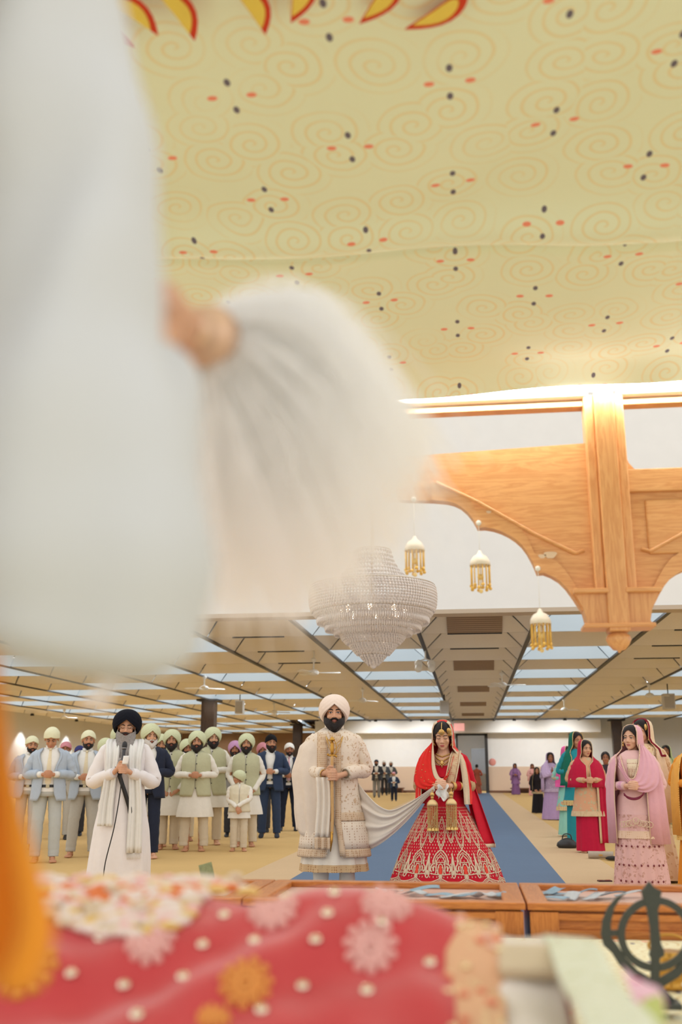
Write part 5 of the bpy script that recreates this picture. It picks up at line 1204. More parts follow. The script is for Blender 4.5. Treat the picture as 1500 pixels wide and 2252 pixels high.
for sx, zt2 in ((-.075, 1.03), (.105, 1.04)):                       # bell-shaped bangle charms
    o = empty('charm', (sx, -.31, zt2), 0); o.parent = r
    b = build('charm_cord', MB().tube([(0, .06, .07), (0, .02, .05), (0, 0, .02)], .004, 6).ell((0, 0, .012), .024, 10, 8).ell((0, 0, -.015), .017, 10, 8), GOLD, o)
    build('charm_dome', MB().lathe([(.008, -.03), (.03, -.04), (.05, -.065), (.056, -.09), (.052, -.09)], n=20), plain((226, 194, 138), .4, .35), o)
    m = MB()
    for i in range(18):
        t = 2 * pi * i / 18
        for j in range(16): m.ell((.047 * cos(t), .047 * sin(t), -.098 - .0125 * j), .0058, 5, 4)
    tag(build('bead_strings', m, plain((218, 184, 120), .35, .5), o, fix=False), kind='stuff')
    m = MB()
    for i in range(9): t = 2 * pi * i / 9; m.lathe([(.004, -.285), (.012, -.295), (.018, -.315), (.017, -.318)], (.042 * cos(t), .042 * sin(t), 0), 8)
    build('charm_bells', m, plain((222, 186, 112), .35, .5), o)
# ---------------------------------------------------------------- the women
def brod(c0, c1, sc=40): return brocade(c0, c1, sc, (.2, .34), True)
WG = 'women standing along the aisle'
def lady(r, pn, sk, top, bottom, veil, hemz=.62, trim=None, hk=None, skirt=None, facep=True, topm=None, jew=True, hood=True, sl=1.0, vox=.0065, vsolid=.003):
    add_body(r, pn, sk, True, True, vox)
    sk_kw = skirt or dict(z1=1.0, z0=.03, r1=(.16, .125), r0=(.25, .2), nw=12, amp=.05)
    build('skirt', skirt_mb(**sk_kw), bottom, r); t_ = build('tunic', kurta_mb(pn, hemz, .9, True, True, .012, 1.0, (.06, .05, .042), sl), top, r)
    if trim:
        m = MB(); m.loft([[p * 1.0 for p in tring(z, .018 + .03 * max(0, (1.0 - z) / (1.0 - hemz)) * .9, 48, .014 * 1.15, 9, fem=True, sxx=1 + .06 * .9)] for z in (hemz - .004, hemz + .03, hemz + .075)], True); build('tunic_hem', m, trim, t_)
    build('hair', hair_mb(pn), HAIR, r, key=('hair', pn))
    if hood:
        kw = dict(open_head=60, open_body=38, wide=.98, low=.75); kw.update(hk or {}); build('dupatta', hood_mb(pn, **kw), veil, r, solid=vsolid)
        if trim: build('dupatta_trim', hood_trim(pn, **kw), trim, r)
    if facep: face(r, pn, False, True, (180, 92, 88))
    if jew:
        m = MB()
        for j in range(13): a = lerp(R(205), R(335), j / 12); m.ell((.07 * cos(a), .006 + .09 * sin(a), 1.425 - .04 * (1 - abs(j - 6) / 6)), .009, 8, 6)
        build('necklace', m, plain((236, 224, 204), .35, .3), r)
        for s in (-1, 1): build('earring', MB().ell(HEADC + Vector((s * .083, -.012, -.05)), (.009, .009, .014), 8, 6).ell(HEADC + Vector((s * .083, -.012, -.075)), (.012, .012, .013), 8, 6).xf(POSES[pn]['H']), GOLD, r)
PINK = fabric((226, 172, 182), .8, .08, 18); PKT = fabric((232, 190, 186), .8, .08, 22)
r = person('woman in pale pink embroidered suit with pink veil, nearest the black emblem', 1395, 0, 1598, WG, Y=10.9, h=1.65, canon=1.757, rz=R(-14)); PL = r
lady(r, 'lady_turn', SKF, PKT, brocade((222, 178, 172), (196, 150, 136), 30), PINK, .56, brod((226, 196, 170), (206, 168, 128), 50), dict(open_head=66, open_body=34, wide=1.05, low=.50, asym=.25, wave=.035), dict(z1=.8, z0=.02, r1=(.22, .17), r0=(.285, .235), nw=16, amp=.06), vox=.0055)
build('yoke_embroidery', MB().loft([[Vector((w_ * q, -(tor(z, True)[1] + .018) + .05 * (q * w_ * 5) ** 2 * .3, z)) for q in (-1, -.5, 0, .5, 1)] for z, w_ in ((1.38, .06), (1.3, .055), (1.22, .048), (1.16, .03))], False), brod((226, 206, 176), (150, 70, 66), 60), r, solid=.004)
swag(r, PINK, brod((226, 196, 170), (206, 168, 128), 50), -1, .03)
for s in (-1, 1):
    for q in (.66, .71, .76, .81, .86, .91): build('pink_bangle', bangle_mb('lady_turn', s, (q,), .039, .008), fabric((222, 168, 190), .5, .1, 40), r)
for i in range(9):
    z = .74 - .02 * abs(i - 4) ** .5; a = R(270) + (i - 4) * .16; m = MB(); m.tube([((.235) * cos(a) + .03 * cos(t), (.205) * sin(a) - .012, z + .03 * sin(t)) for t in [2 * pi * k / 12 for k in range(13)]], .004, 5, False); build('motif', m, brod((226, 206, 176), (200, 160, 120), 60), r)
rs = random.Random(8)
for i in range(26):
    a = R(270) + (i % 9 - 4) * .24 + .1 * (i // 9); z = (.48, .29, .13)[i // 9]; e = (.8 - z) / .78; x_ = lerp(.22, .285, e) * 1.05; y_ = lerp(.17, .235, e) * 1.07
    m = MB(); m.ell((x_ * cos(a), y_ * sin(a), z), (.010, .008, .012), 8, 6); build('mirror_work', m, plain((120, 40, 48), .4), r)
build('tassel_bag', MB().tube(bez([(-.1, -.24, 1.02), (-.06, -.27, .975), (0, -.28, .96), (.06, -.27, .975), (.11, -.24, 1.03)], 6), [.006] * 25, 8).loft([[Vector((x, -.275, 1.0 - .04 * (1 - (x / .1) ** 2) + dz)) for x in [-.1 + .2 * k / 14 for k in range(15)]] for dz in (0, .02)], False), fabric((120, 40, 60), .6), r, solid=.004)
IVL = fabric((232, 208, 176), .8, .12, 26)
r = person('tall woman in ivory and gold dress with maroon edged veil behind the pink one', 1437, 1938, 1582, WG, canon=1.757, rz=R(-22))
lady(r, 'lady_turn', SKF, brocade((226, 198, 160), (200, 160, 112), 30), brocade((228, 204, 172), (208, 172, 130), 20), IVL, .70, brod((222, 190, 150), (190, 140, 90), 50), dict(open_head=64, open_body=44, low=.62, wide=.98, wave=.03), dict(z1=1.0, z0=.02, r1=(.17, .13), r0=(.31, .26), nw=12, amp=.05))
swag(r, IVL, None, 1)
build('maroon_veil_edge', hood_trim('lady_turn', .014, open_head=68, open_body=60, low=1.34), fabric((128, 20, 40), .7), r)
m = MB()
for i in range(11): t = pi + pi * i / 10; m.ell(HEADC + Vector((.024 * cos(t), -.098, .062 + .022 * sin(t))), .005, 6, 5)
build('forehead_jewel', m.xf(POSES['lady_turn']['H']), GOLD, r); build('side_jewel', MB().ell(HEADC + Vector((.07, -.045, .05)), (.018, .012, .034), 10, 8).xf(POSES['lady_turn']['H']), GOLD, r)
CRIM = fabric((188, 26, 62), .8, .14, 16)
r = person('woman wrapped in a crimson shawl with gold border and peach tunic', 1300, 1876, 1627, WG, canon=1.757, rz=R(6))
lady(r, 'clasp_yaw', SK1, brocade((212, 160, 124), (190, 176, 140), 18), CRIM, CRIM, .56, brod((212, 186, 150), (180, 140, 96), 50), dict(open_head=58, open_body=6, low=1.0, wide=1.05, wave=.03), dict(z1=.9, z0=.03, r1=(.19, .15), r0=(.22, .18), nw=10, amp=.05), jew=False)
build('shawl_fall', MB().grid(lambda u, v: (lerp(.13, .30, u), -.16 + .08 * u + .015 * sin(u * 14), lerp(1.1, .15, v)), 12, 12), CRIM, r, solid=.004); build('shawl_border', MB().grid(lambda u, v: (lerp(.12, .155, u), -.168 + .02 * u, lerp(1.1, .15, v)), 4, 10), brod((212, 186, 150), (180, 140, 96), 50), r, solid=.005)
TEAL = fabric((40, 140, 150), .8, .14, 20); DGRN = fabric((22, 104, 84), .8, .14, 20)
r = person('woman in turquoise suit with dark green veil behind the crimson shawl', 1280, 1858, 1609, WG, canon=1.757, rz=R(8))
lady(r, 'clasp_yaw', SK2, TEAL, TEAL, DGRN, .60, brod((206, 178, 120), (150, 60, 60), 30), dict(open_head=56, open_body=30, low=.9, wave=.03), dict(z1=.9, z0=.04, r1=(.19, .15), r0=(.22, .18), nw=10, amp=.06), jew=False)
MAG = fabric((232, 96, 160), .8, .12, 18); AQUA = brocade((140, 200, 186), (210, 160, 130), 16)
r = person('woman with bright pink veil and aqua tunic beside the lilac one', 1257, 1840, 1641, WG, canon=1.757, rz=R(20))
lady(r, 'clasp_yaw', SK1, AQUA, fabric((150, 206, 190), .8), MAG, .50, brod((216, 190, 140), (200, 120, 120), 30), dict(open_head=58, open_body=34, low=.95), jew=False)
swag(r, MAG, None, 1)
LIL = fabric((180, 152, 196), .8, .1, 18)
r = person('woman in lilac dress with palms pressed together', 1217, 1803, 1654, WG, canon=1.757, rz=R(6))
lady(r, 'namaste', SK3, brocade((172, 150, 180), (200, 186, 206), 26), LIL, fabric((196, 172, 206), .8, .1, 18), .72, brod((190, 170, 196), (150, 130, 160), 40), dict(open_head=64, open_body=52, low=.75, wide=.95), dict(z1=1.0, z0=.02, r1=(.17, .13), r0=(.30, .25), nw=12, amp=.05), jew=False)
swag(r, fabric((196, 172, 206), .8, .1, 18), None, 1, -.05)
r = person('young girl in black dress with gold waist trim', 1185, 1789, 1687, WG, canon=1.757, rz=R(6))
lady(r, 'down', SK2, fabric((36, 30, 34), .8), fabric((30, 27, 32), .8), fabric((34, 30, 34), .8), .74, brod((190, 170, 130), (60, 50, 50), 30), dict(open_head=64, open_body=50, low=.85), dict(z1=1.0, z0=.02, r1=(.17, .13), r0=(.27, .23), nw=12, amp=.05), jew=False)
r = person('dark haired person glimpsed between the crimson shawl and the column', 1343, 1840, 1652, WG, canon=1.757); lady(r, 'clasp', SK3, fabric((60, 50, 56), .8), fabric((60, 50, 56), .8), DGRN, hood=False, jew=False)
r = person('woman in pale green suit and veil past the ivory one', 1478, 1812, 1638, WG, canon=1.757, rz=R(-18))
lady(r, 'clasp', SK3, fabric((198, 204, 156), .8), fabric((204, 208, 164), .8), fabric((190, 204, 150), .8), .6, None, dict(open_head=60, open_body=40, low=.8), jew=False)
ORG = fabric((232, 150, 48), .75, .12, 18)
r = person('woman in saffron orange dress at the end of the women\'s row', 1533, 1930, 1640, WG, Y=11.6, h=1.66, canon=1.757, rz=R(-20))
lady(r, 'clasp', SK3, ORG, ORG, fabric((238, 176, 84), .75, .1, 18), .5, brod((238, 196, 110), (200, 140, 60), 40), dict(open_head=60, open_body=40, low=.55, wide=1.05), dict(z1=1.0, z0=.02, r1=(.18, .14), r0=(.29, .25), nw=12, amp=.06), facep=False)
# far women
r = person('woman in purple veil and dress standing alone by the back wall', 1133, 0, 1674, F, Y=57, h=1.66, canon=1.757); lady(r, 'clasp', SK3, fabric((150, 110, 160), .8), fabric((140, 100, 150), .8), fabric((176, 130, 180), .8), .6, None, dict(low=.8), facep=False, jew=False)
r = person('woman in faint pink dress by the back wall behind the girl in black', 1171, 0, 1676, F, Y=55, h=1.62, canon=1.757); lady(r, 'clasp', SK3, fabric((232, 172, 166), .8), fabric((232, 172, 166), .8), fabric((238, 186, 182), .8), .6, None, dict(low=.8), facep=False, jew=False)
r = person('person in rust orange dress walking out of the doorway, seen from behind', 1049, 0, 1675, F, Y=58.5, h=1.62, canon=1.757, rz=pi); lady(r, 'clasp', SK3, fabric((176, 88, 64), .8), fabric((186, 96, 70), .8), ORG, .5, None, hood=False, facep=False, jew=False)
# things left on the carpet
def lie(nm, px, py, mb, mat, label, cat, rz=0, z=.012):
    p = at_z(px, py, z); return tag(build(nm, mb, mat, None, True, loc=(p.x, p.y, z), rot=(0, 0, rz), bevel=0), label, cat)
p = at_z(1322, 1890, 0); c_ = empty('clutch_bag', (p.x, p.y, .01), R(-8), 'grey clutch bag lying on the carpet before the crimson shawl', 'bag')
build('bag_body', MB().loft([[Vector((x, .05 * cos(a), .05 + .048 * sin(a))) for a in [2 * pi * i / 16 for i in range(16)]] for x in (-.17, -.165, 0, .165, .17)], True, True, True), fabric((176, 162, 146), .7), c_); build('clasp', MB().box((0, -.052, .05), (.05, .012, .02)), GOLD, c_, False)
p = at_z(1350, 1893, 0); tag(build('dark_pouch', MB().loft([[Vector((.11 * k * cos(a), .07 * k * sin(a), z)) for a in [2 * pi * i / 20 for i in range(20)]] for k, z in ((.8, 0), (1, .012), (1, .03), (.7, .045), (.2, .05))], True, True, True), fabric((52, 48, 46), .8), None, loc=(p.x, p.y, .011)), 'flat dark pouch on the carpet beside the clutch bag', 'pouch')
p = at_z(1248, 1866, 0); tag(build('handbag', MB().loft([[Vector((.17 * k * cos(a), .1 * k * sin(a), z)) for a in [2 * pi * i / 20 for i in range(20)]] for k, z in ((.8, 0), (1, .03), (.9, .08), (.5, .13), (.15, .15))], True, True, True).tube(bez([(-.08, 0, .1), (-.05, -.02, .2), (.05, -.02, .2), (.08, 0, .1)], 6), .009, 8), plain((44, 44, 46), .4), None, loc=(p.x, p.y, .011)), 'black handbag slumped on the carpet by the turquoise suit', 'bag')
for px, py, rz_, wh in ((1330, 1938, .2, 'dark red phone lying on the tan carpet strip'), (1308, 1948, -.1, 'dark flat phone half hidden behind the chest rim')):
    p = at_z(px, py, .01); c_ = empty('phone', (p.x, p.y, .008), rz_, wh, 'phone'); build('case', MB().box((0, 0, .006), (.15, .08, .012)), plain((74, 40, 42), .4), c_, False, bevel=.004); build('screen', MB().box((0, 0, .0125), (.138, .07, .002)), plain((24, 24, 28), .15), c_, False)
# ---------------------------------------------------------------- attendant waving the whisk, close to the camera
S_ = at_y(95, -40, .62); E_w = at_y(205, 1255, .60); H_w = at_y(352, 694, .84)
loc = Vector((-.60, .36, STZ + .004)); sc = (S_.z - .02 - STZ) / 1.405
AT = empty('person', loc, pi, 'attendant in loose white tunic waving a whisk, only the near arm in view', 'person'); AT.scale = (sc, sc, sc)
def loc_at(p): p = Vector(p) - loc; return Vector((-p.x / sc, -p.y / sc, p.z / sc))
el, wr = loc_at(E_w), loc_at(at_y(332, 786, .80)); hh = loc_at(H_w)
POSES['whisk'] = dict(elbow=(-el.x, el.y, el.z), wrist=(-wr.x, wr.y, wr.z), hand=tuple(hh), kind='whisk', H=head_m(0, 0), stance=.105, lelbow=(.25, .0, 1.12), lwrist=(.12, -.15, 1.0), toe=6)
def whisk_body():
    me = None; m = MB(); hc = HEADC; E = lambda c, r: m.ell(hc + Vector(c), r, 20, 14); p = POSES['whisk']
    E((0, .015, .035), (.077, .097, .086)); E((0, -.02, -.028), (.062, .068, .084)); E((0, -.032, -.075), (.049, .048, .038)); E((0, -.062, -.096), (.022, .02, .017))
    for s in (-1, 1): E((s * .078, .015, -.01), (.009, .02, .032)); E((s * .036, -.058, -.032), (.024, .022, .024))
    m.cap(hc + Vector((0, -.076, .018)), hc + Vector((0, -.098, -.03)), .0085, .0125, 10); E((0, -.082, -.064), (.022, .012, .011))
    m.cap(hc + Vector((0, .02, -.06)), (0, .03, 1.43), .054, .06, 14); m.ell((0, 0, .95), (.145, .1, .13), 18, 12); m.ell((0, -.005, 1.1), (.13, .095, .18), 18, 12); m.ell((0, 0, 1.28), (.155, .105, .17), 18, 12)
    m.cap((-.155, .01, 1.405), (.155, .01, 1.405), .05, .05, 12)
    for s in (-1, 1):
        m.cap((s * .085, 0, .9), (s * .1, -.01, .49), .078, .052, 12); m.cap((s * .1, -.01, .49), (s * .105, .02, .085), .05, .034, 12); m.cap((s * .105, .05, .035), (s * .11, -.12, .028), .034, .03, 12)
        e2 = p['elbow'] if s < 0 else p['lelbow']; w2 = p['wrist'] if s < 0 else p['lwrist']; e2 = Vector((s * e2[0], e2[1], e2[2])); w2 = Vector((s * w2[0], w2[1], w2[2]))
        if s < 0: S1 = loc_at(S_); m.cap((-.185, .01, 1.405), S1, .042, .04, 12); m.cap(S1, e2, .04, .034, 12)
        else: m.cap((s * .185, .01, 1.405), e2, .042, .034, 12)
        m.cap(e2, w2, .034, .024, 12)
        if s < 0:
            h = Vector(p['hand']); m.cap(w2, h, .024, .027, 10); m.ell(h, (.03, .028, .04), 12, 9); ax = (loc_at(at_y(452, 742, .97)) - h).normalized(); u = ax.cross(Vector((0, 0, 1))).normalized(); v = ax.cross(u)
            for i in range(4): finger(m, [h + ax * (.03 - .02 * i) + (u * cos(a) + v * sin(a)) * .03 for a in (0, .9, 1.8, 2.8)], .0098)
            finger(m, [h + ax * .03 - u * .02, h + ax * .045 + v * .025, h + ax * .05 + u * .01 + v * .03], .011)
        else: flat_hand(m, w2, (0, -.3, -1), (0, -1, 0), 1, .4)
    return remesh(m, .008, 'body')
link('body', whisk_body(), SK1, AT)
WSL = fabric((206, 208, 210), .9, .05, 6)
def attire():
    m = MB(); m.loft([[Vector((q.x, q.y, q.z)) for q in tring(z, .02 - .02 * max(0, 1 - z), 48, .02, 8)] for z in [.3 + 1.17 * i / 24 for i in range(25)]], True)
    p = POSES['whisk']; sleeve(m, p, 1, .075, .07, .05)
    # wide right sleeve: shoulder, upper arm, sagging elbow, then forearm
    SH = Vector((-.165, .012, 1.40)); S0 = loc_at(S_); e = loc_at(E_w); w2 = loc_at(at_y(325, 850, .76))
    P1 = bez([SH, SH.lerp(S0, .6) + Vector((0, 0, .01)), S0, S0.lerp(e, .35) + Vector((-.004, 0, 0)), S0.lerp(e, .7), e + Vector((0, .0, .0)), loc_at(at_y(175, 1470, .61))], 7); n = len(P1) - 1; k_ = len(m.v); m.tube(P1, [interp([(0, .07), (.3, .062), (.52, .068), (.75, .078), (.92, .074), (1, .05)], i / n) * (1 + .03 * sin(i * 1.3)) for i in range(n + 1)], 28)
    for i in range(k_, len(m.v)):
        v = Vector(m.v[i]); t = v.z * 16 + v.x * 22; m.v[i] = tuple(v + Vector((.006 * sin(t), .009 * sin(t * .9 + 1) + .006 * sin(v.x * 70 + v.z * 9), 0)))
    P2 = bez([e + Vector((0, .0, -.02)), e.lerp(w2, .5), w2], 6); m.tube(P2, [lerp(.07, .05, i / 12) for i in range(13)], 20)
    return m
build('tunic', attire, WSL, AT)
build('trousers', trousers_mb(), WSL, AT, key=('trs', .105)); build('turban', turban_mb('clasp'), WHT, AT, key=('tur', 'clasp')); build('beard', beard_mb('clasp'), GREYB, AT, key=('beard', 'clasp'))
# saffron stole end hanging in front of the lower left
def stole():
    m = MB(); Ys = .66
    L_ = [at_y(q, y, Ys) for q, y in ((-330, 1380), (-330, 1600), (-330, 1800), (-330, 2000), (-330, 2170))]; R_ = [at_y(q, y, Ys) for q, y in ((10, 1440), (55, 1680), (92, 1860), (125, 2030), (85, 2170))]
    L2, R2 = bez(L_, 6), bez(R_, 6); n = len(L2) - 1
    return m.grid(lambda u, v: L2[round(v * n)].lerp(R2[round(v * n)], u) + Vector((0, .02 * sin(u * 17 + v * 2), 0)), 24, n)
st_ = tag(build('saffron_drape', stole, fabric((238, 152, 48), .85, .08, 8), None, solid=.004), 'plain saffron cloth hanging close by at the edge, beneath the white sleeve', 'cloth')
# ---------------------------------------------------------------- whisk
Fp = at_y(452, 742, .97); axw = (Fp - H_w).normalized()
WK = empty('whisk', H_w, 0, 'ceremonial whisk with metal handle and long flying white hair', 'whisk')
Rm = axw.to_track_quat('Z', 'Y').to_matrix().to_4x4(); Ld = (Fp - H_w).length
build('handle', MB().lathe([(.012, -.13), (.016, -.12), (.012, -.1), (.012, Ld * .55), (.015, Ld * .6)], n=14).xf(Rm), plain((214, 208, 200), .25, .8), WK)
build('ferrule', MB().lathe([(.015, Ld * .6), (.024, Ld * .66), (.018, Ld * .74), (.028, Ld * .82), (.034, Ld * .95), (.038, Ld * 1.06), (.03, Ld * 1.07)], n=18).xf(Rm), plain((228, 190, 160), .3, .5), WK)
HM = NT('whisk_hair'); HM.base(lin((253, 253, 252)), .7, 0, .3); _tr = HM.n('ShaderNodeBsdfTranslucent', i_Color=lin((253, 252, 251))); _mx = HM.n('ShaderNodeMixShader', i_0=.62); HM.t.links.new(HM.b.outputs[0], _mx.inputs[1]); HM.t.links.new(_tr.outputs[0], _mx.inputs[2]); HM.t.links.new(_mx.outputs[0], HM.t.nodes['Material Output'].inputs[0]); HM = HM.m
rh = random.Random(11); hm = MB()
def strand(q, rootj, jit, Lk=1.0, wd=.0011):
    ctab = [(0, (735, 500)), (.25, (720, 640)), (.5, (640, 830)), (.75, (520, 950)), (1, (430, 1000))]; ttab = [(0, (955, 985)), (.2, (945, 1085)), (.4, (880, 1215)), (.6, (780, 1325)), (.8, (630, 1385)), (.92, (500, 1380)), (1, (330, 1440))]
    c = [interp([(a, v[k]) for a, v in ctab], q) + rh.gauss(0, jit) for k in (0, 1)]; t = [interp([(a, v[k]) for a, v in ttab], q) + rh.gauss(0, jit * 1.0) for k in (0, 1)]
    t = [lerp(450, t[0], Lk), lerp(740, t[1], Lk)]
    y0, y1 = .985, 1.08 + rh.gauss(0, .05); p0 = at_y(448 + rh.gauss(0, rootj), 728 + rh.gauss(0, rootj), y0 + rh.uniform(-.02, .02)); p1 = at_y(*c, .5 * (y0 + y1) + rh.gauss(0, .02)); p2 = at_y(*t, y1)
    ph, am = rh.uniform(0, 6), rh.uniform(0, .006); L_, R_ = [], []
    for i in range(11):
        s = i / 10; p = p0 * (1 - s) ** 2 + p1 * 2 * s * (1 - s) + p2 * s * s + Vector((am * sin(ph + s * 9), 0, am * cos(ph + s * 7))); wv = wd * (1 - .6 * s); o = Vector((cos(ph), .3, sin(ph))).normalized() * wv
        L_.append(p + o); R_.append(p - o)
    hm.loft([L_, R_], False)
for i in range(3400): strand(rh.random() ** .9, 16, 26, rh.uniform(.72, 1.0))
for i in range(160): strand(rh.random() ** 1.2, 16, 60, rh.uniform(.95, 1.08))
for i in range(60):
    a = at_y(rh.gauss(330, 14), rh.gauss(1400, 20), 1.02); b = at_y(rh.gauss(255, 22), rh.gauss(1490, 12), 1.04); c = at_y(rh.gauss(205, 18), rh.gauss(1552, 10), 1.05); o = Vector((.0012, 0, .0012))
    L_ = [a * (1 - s) ** 2 + b * 2 * s * (1 - s) + c * s * s for s in [k / 6 for k in range(7)]]; hm.loft([[p + o for p in L_], [p - o for p in L_]], False)
hm.v = [tuple(Vector(v) - H_w) for v in hm.v]
tag(build('whisk_hair', hm, HM, WK, fix=False), kind='stuff')

# ---------------------------------------------------------------- covered book stand in front of the camera
def top_z(x, y):
    z = .983 - .50 * max(0, 1.60 - y) if y < 1.6 else .983
    z = lerp(z, .905, max(0, min(1, (1.42 - y) / .2)) * .35)
    z += .010 * math.exp(-(((x + .20) / .12) ** 2 + ((y - 1.60) / .12) ** 2)) - .016 * math.exp(-(((x + .34) / .08) ** 2 + ((y - 1.62) / .12) ** 2))
    z -= .03 * max(0, (x + .14) / .12) ** 2 if x > -.14 else 0
    k = sin(pi * max(0, min(1, (y - 1.15) / .6)))
    z += k * (.010 * sin(20 * x + 9 * y + 3 * sin(7 * y)) * sin(11 * y + 2) + .006 * sin(41 * y - 17 * x + 2 * sin(9 * x)) + .003 * sin(60 * x + 26 * y))
    return z
REDR = fabric((204, 66, 70), .6, .16, 10, sheen=.35)
BS = empty('book_stand', (-.35, 1.3, 0), 0, 'wooden stand carrying the covered holy book under layered cloths', 'stand')
build('stand_top', MB().box((0, -.02, .72), (1.0, .7, .05)), WX, BS, False, bevel=.01)
for sx in (-1, 1):
    for sy in (-1, 1): build('leg', MB().lathe([(.035, STZ + .002), (.03, .5), (.04, .56), (.028, .62), (.04, .694)], (sx * .45, sy * .3, 0), 14), WX, BS)
RM = empty('red_cover_cloth', (0, 0, 0), 0, 'red cover cloth with gold and pink embroidery and mirror discs', 'cloth')
def rum(u, v):
    x = lerp(-.98, -.03, u); y = lerp(.98, 1.86, v); yy = min(y, 1.66); z = top_z(x, yy)
    if y > 1.66: z -= (y - 1.66) * 1.6; y = 1.66 + (y - 1.66) * .15
    return (x, y, z)
build('cloth', MB().grid(rum, 110, 110), REDR, RM, fix=False)
GB = brocade((226, 178, 140), (236, 206, 160), 40)
m = MB(); m.grid(lambda u, v: (lerp(-.045, .035, u) , lerp(1.0, 1.66, v), top_z(-.02, lerp(1.0, 1.66, v)) + .006 - .018 * u + .007 * sin(v * 40) * u), 14, 90); bd = build('gold_border', m, GB, RM, solid=.003)
rs = random.Random(4)
for i in range(70):
    u, v = rs.random(), rs.uniform(.1, 1); y = lerp(1.0, 1.66, v); build('border_bead', lambda: MB().ell((0, 0, 0), (.008, .008, .004), 8, 5), (plain((248, 226, 180), .25, .5), plain((236, 140, 110), .6), plain((240, 196, 180), .6))[i % 3], bd, key='bbead', loc=(lerp(-.045, .035, u), y, top_z(-.02, y) + .010 - .018 * u + .007 * sin(v * 40) * u))
def onr(px, py):
    a, b = 1.0, 1.9
    for _ in range(30):
        c = (a + b) / 2; p = at_y(px, py, c)
        if p.z > top_z(p.x, c): a = c
        else: b = c
    return at_y(px, py, a)
MIR = plain((246, 236, 214), .12, .9); PGOLD = plain((232, 196, 120), .35, .5)
for px, py in ((220, 2067), (445, 2081), (559, 2072), (694, 2070), (627, 1977), (492, 2016), (720, 2012), (735, 1967), (272, 2170), (402, 2152), (155, 2145), (665, 2172), (839, 2031), (807, 2182), (575, 2225), (945, 2120), (300, 2236)):
    p = onr(px, py); build('mirror_disc', lambda: MB().lathe([(.002, .005), (.006, .0045), (.0085, .002), (.009, 0)], n=14), MIR, RM, key='mdisc', loc=(p.x, p.y, top_z(p.x, p.y) + .002), rot=(R(27), 0, 0))
def flower(px, py, r, mt, n=11):
    p = onr(px, py); m = MB()
    for k in range(n):
        a = 2 * pi * k / n
        for q in (.35, .62, .9): x, y = p.x + r * q * cos(a + q * .3), p.y + r * q * sin(a + q * .3); m.ell((x, y, top_z(x, y) + .003), (r * .2, r * .18, .007), 8, 5)
    m.ell((p.x, p.y, top_z(p.x, p.y) + .004), (r * .2, r * .2, .006), 10, 6); build('embroidered_flower', m, mt, RM)
OR = fabric((236, 160, 84), .6, .2, 60); PK = fabric((240, 186, 178), .7, .15, 60)
flower(540, 2170, .034, OR); flower(330, 2080, .034, PK); flower(600, 2012, .036, PK); flower(815, 2092, .036, PK); flower(850, 1985, .036, PK); flower(60, 2135, .04, OR); flower(470, 2245, .02, OR)
cols = [fabric((240, 224, 214), .7, .1, 60), fabric((238, 190, 186), .7, .1, 60), fabric((232, 128, 70), .7, .1, 60), PGOLD, fabric((226, 206, 178), .6, .1, 60)]
med = [MB() for _ in cols]
for i in range(420):
    px = rs.uniform(85, 560); py = rs.uniform(1932, 2068)
    inside = (py < 1968 - (px - 400) * .0 and px < 545) or ((px - 265) / 178) ** 2 + ((py - 1965) / 100) ** 2 < 1
    if not inside: continue
    p = onr(px, py); k = rs.choice((0, 0, 0, 1, 1, 4, 4, 3)) if not (1955 < py < 1985 and rs.random() < .35) else 2
    sx_ = rs.uniform(.014, .026); med[k].ell((p.x, p.y, top_z(p.x, p.y) + .004), (sx_ * .85, sx_ * .8, .008), 9, 5)
for k, mm in enumerate(med):
    if mm.v: tag(build('medallion_embroidery', mm, cols[k], RM), kind='stuff')
# layers showing at the end of the stand
WC = tag(build('white_under_cloth', MB().grid(lambda u, v: (lerp(.022, .118, u), lerp(1.0, 1.66, v), top_z(-.02, lerp(1.0, 1.66, v)) - .022 - .004 * u + .004 * sin(v * 9 + u * 5)), 12, 40), fabric((236, 228, 218), .85, .05, 14), None, solid=.008), 'off-white cloth folded beneath the red cover', 'cloth')
build('folded_edge', MB().box((0, 0, 0), (.085, .06, .018), Matrix.Rotation(R(26), 3, 'X')).xf(Matrix.Translation((.07, 1.53, top_z(-.02, 1.53) - .006))), fabric((214, 196, 166), .8), WC, False, bevel=.006); build('red_piping', MB().tube([(.118, y, top_z(-.02, y) - .018) for y in [1.0 + .66 * i / 20 for i in range(21)]], .003, 6), fabric((150, 60, 56), .7), WC)
GC = tag(build('green_brocade_cloth', MB().grid(lambda u, v: (lerp(.10, .20, u) if u < .7 else lerp(.17, .215, (u - .7) / .3), lerp(.8, 1.66, v) - .05 * u, .925 - .006 * sin(v * 12) - (0 if u < .7 else (u - .7) * 1.3)), 20, 40), brocade((222, 226, 204), (208, 212, 178), 60), None, solid=.006), 'pale green brocade cloth draped over the end of the stand', 'cloth')
tri = [at_y(1366, 2125, 1.45), at_y(1396, 2150, 1.42), at_y(1450, 2172, 1.38), at_y(1452, 2190, 1.36), at_y(1412, 2216, 1.34), at_y(1396, 2206, 1.36)]
build('pink_corner', MB().prism(tri, (.006, 0, -.012)), brocade((240, 196, 214), (222, 90, 150), 40), GC, False); build('lime_corner', MB().prism([at_y(1412, 2200, 1.33), at_y(1452, 2185, 1.35), at_y(1456, 2290, 1.3), at_y(1405, 2290, 1.28)], (.004, .0, -.01)), fabric((190, 196, 120), .8), GC, False)

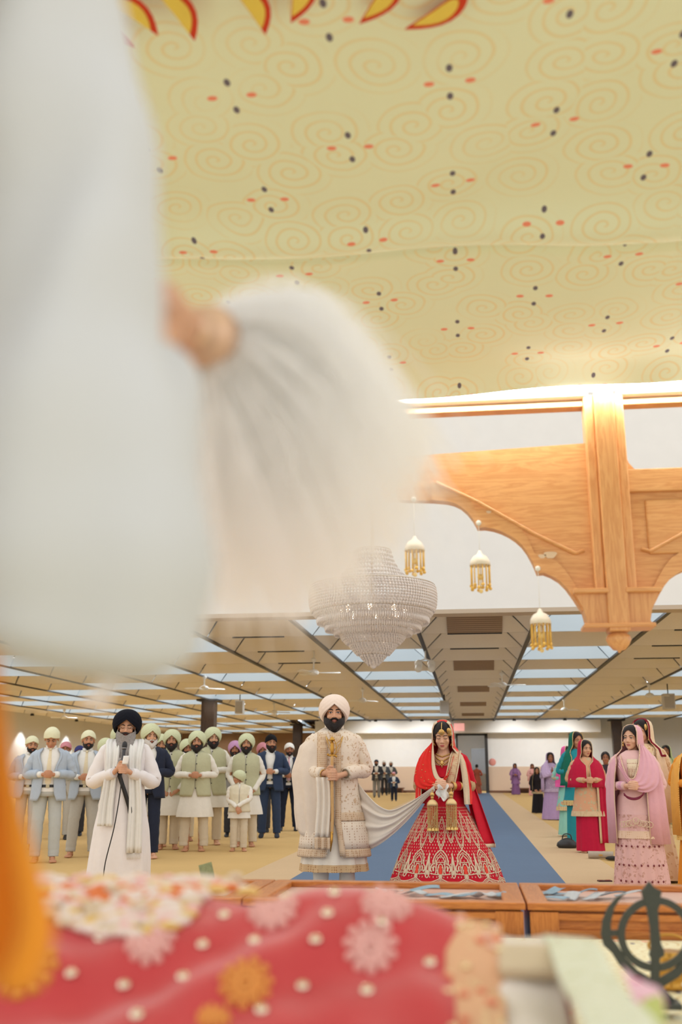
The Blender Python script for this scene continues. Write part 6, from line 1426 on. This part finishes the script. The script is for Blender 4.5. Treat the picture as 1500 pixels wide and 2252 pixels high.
# ---------------------------------------------------------------- black metal emblem on the stage
KY = 3.42; IRON = plain((74, 78, 72), .5, .3, .4, .2, 30)
KH = empty('emblem', at_y(1438, 2215, KY), 0, 'dark metal emblem of sword, ring and curved blades standing on the stage', 'emblem'); k0 = Vector(KH.location)
KQ = lambda px, py: at_y(px, py, KY) - k0
def kp(nm, pts, y=0, th=.014): build(nm, MB().prism([KQ(*q) + Vector((0, y, 0)) for q in pts], (0, th, 0)), IRON, KH, False, bevel=.002)
kp('sword', [(1428, 1938), (1440, 1952), (1456, 1960), (1453, 1974), (1455, 1985), (1448, 2000), (1450, 2040), (1454, 2075), (1461, 2090), (1462, 2102), (1452, 2108), (1450, 2180), (1432, 2180), (1432, 2108), (1428, 2102), (1432, 2085), (1430, 2040), (1423, 2000), (1414, 1975), (1411, 1960), (1419, 1951)], -.002, .018)
cx_, cy_ = 1442, 2055; 
ro = [KQ(cx_ + 83 * cos(a), cy_ + 82 * sin(a)) for a in [2 * pi * i / 60 for i in range(61)]]; ri = [KQ(cx_ + 67 * cos(a), cy_ + 66 * sin(a)) for a in [2 * pi * i / 60 for i in range(61)]]
off = Vector((0, .014, 0)); build('ring', MB().loft([ro, ri, [p + off for p in ri], [p + off for p in ro], ro], False), IRON, KH, False)
for mx in (0, 1):
    pts = [(1378, 1963), (1356, 1974), (1337, 1996), (1325, 2025), (1322, 2055), (1328, 2080), (1345, 2095), (1362, 2122), (1390, 2150), (1425, 2172), (1448, 2192), (1478, 2208), (1486, 2200), (1466, 2180), (1446, 2160), (1404, 2135), (1378, 2108), (1358, 2078), (1345, 2062), (1344, 2030), (1352, 1998), (1364, 1978)]
    if mx: pts = [(2 * cx_ - a, b) for a, b in pts]
    kp('curved_blade', pts, .004 if mx else .002, .012)
for mx in (0, 1):
    a, b = (1344, 1366) if not mx else (2 * cx_ - 1366, 2 * cx_ - 1344); kp('joint', [(a, 2046), (b, 2046), (b, 2060), (a, 2060)], .003, .01)
build('stem', MB().box((0, .007, (2215 - 2180) * .0009), (.028, .02, .06)).box((0, .007, .008), (.16, .09, .016)), IRON, KH, False, bevel=.003)
p = at_z(1492, 2190, STZ); bp = empty('brass_pot', (p.x, p.y + .1, STZ + .001), 0, 'small brass pot behind the metal emblem', 'pot')
build('bowl', MB().lathe([(.03, 0), (.045, .006), (.03, .016), (.055, .05), (.062, .075), (.05, .1), (.036, .11), (.046, .122), (.04, .122)], n=24), BRASS, bp); build('pot_handle', MB().tube(bez([(-.045, 0, .11), (-.07, 0, .14), (-.03, 0, .17), (.03, 0, .17), (.07, 0, .14), (.045, 0, .11)], 5), .005, 8), BRASS, bp)
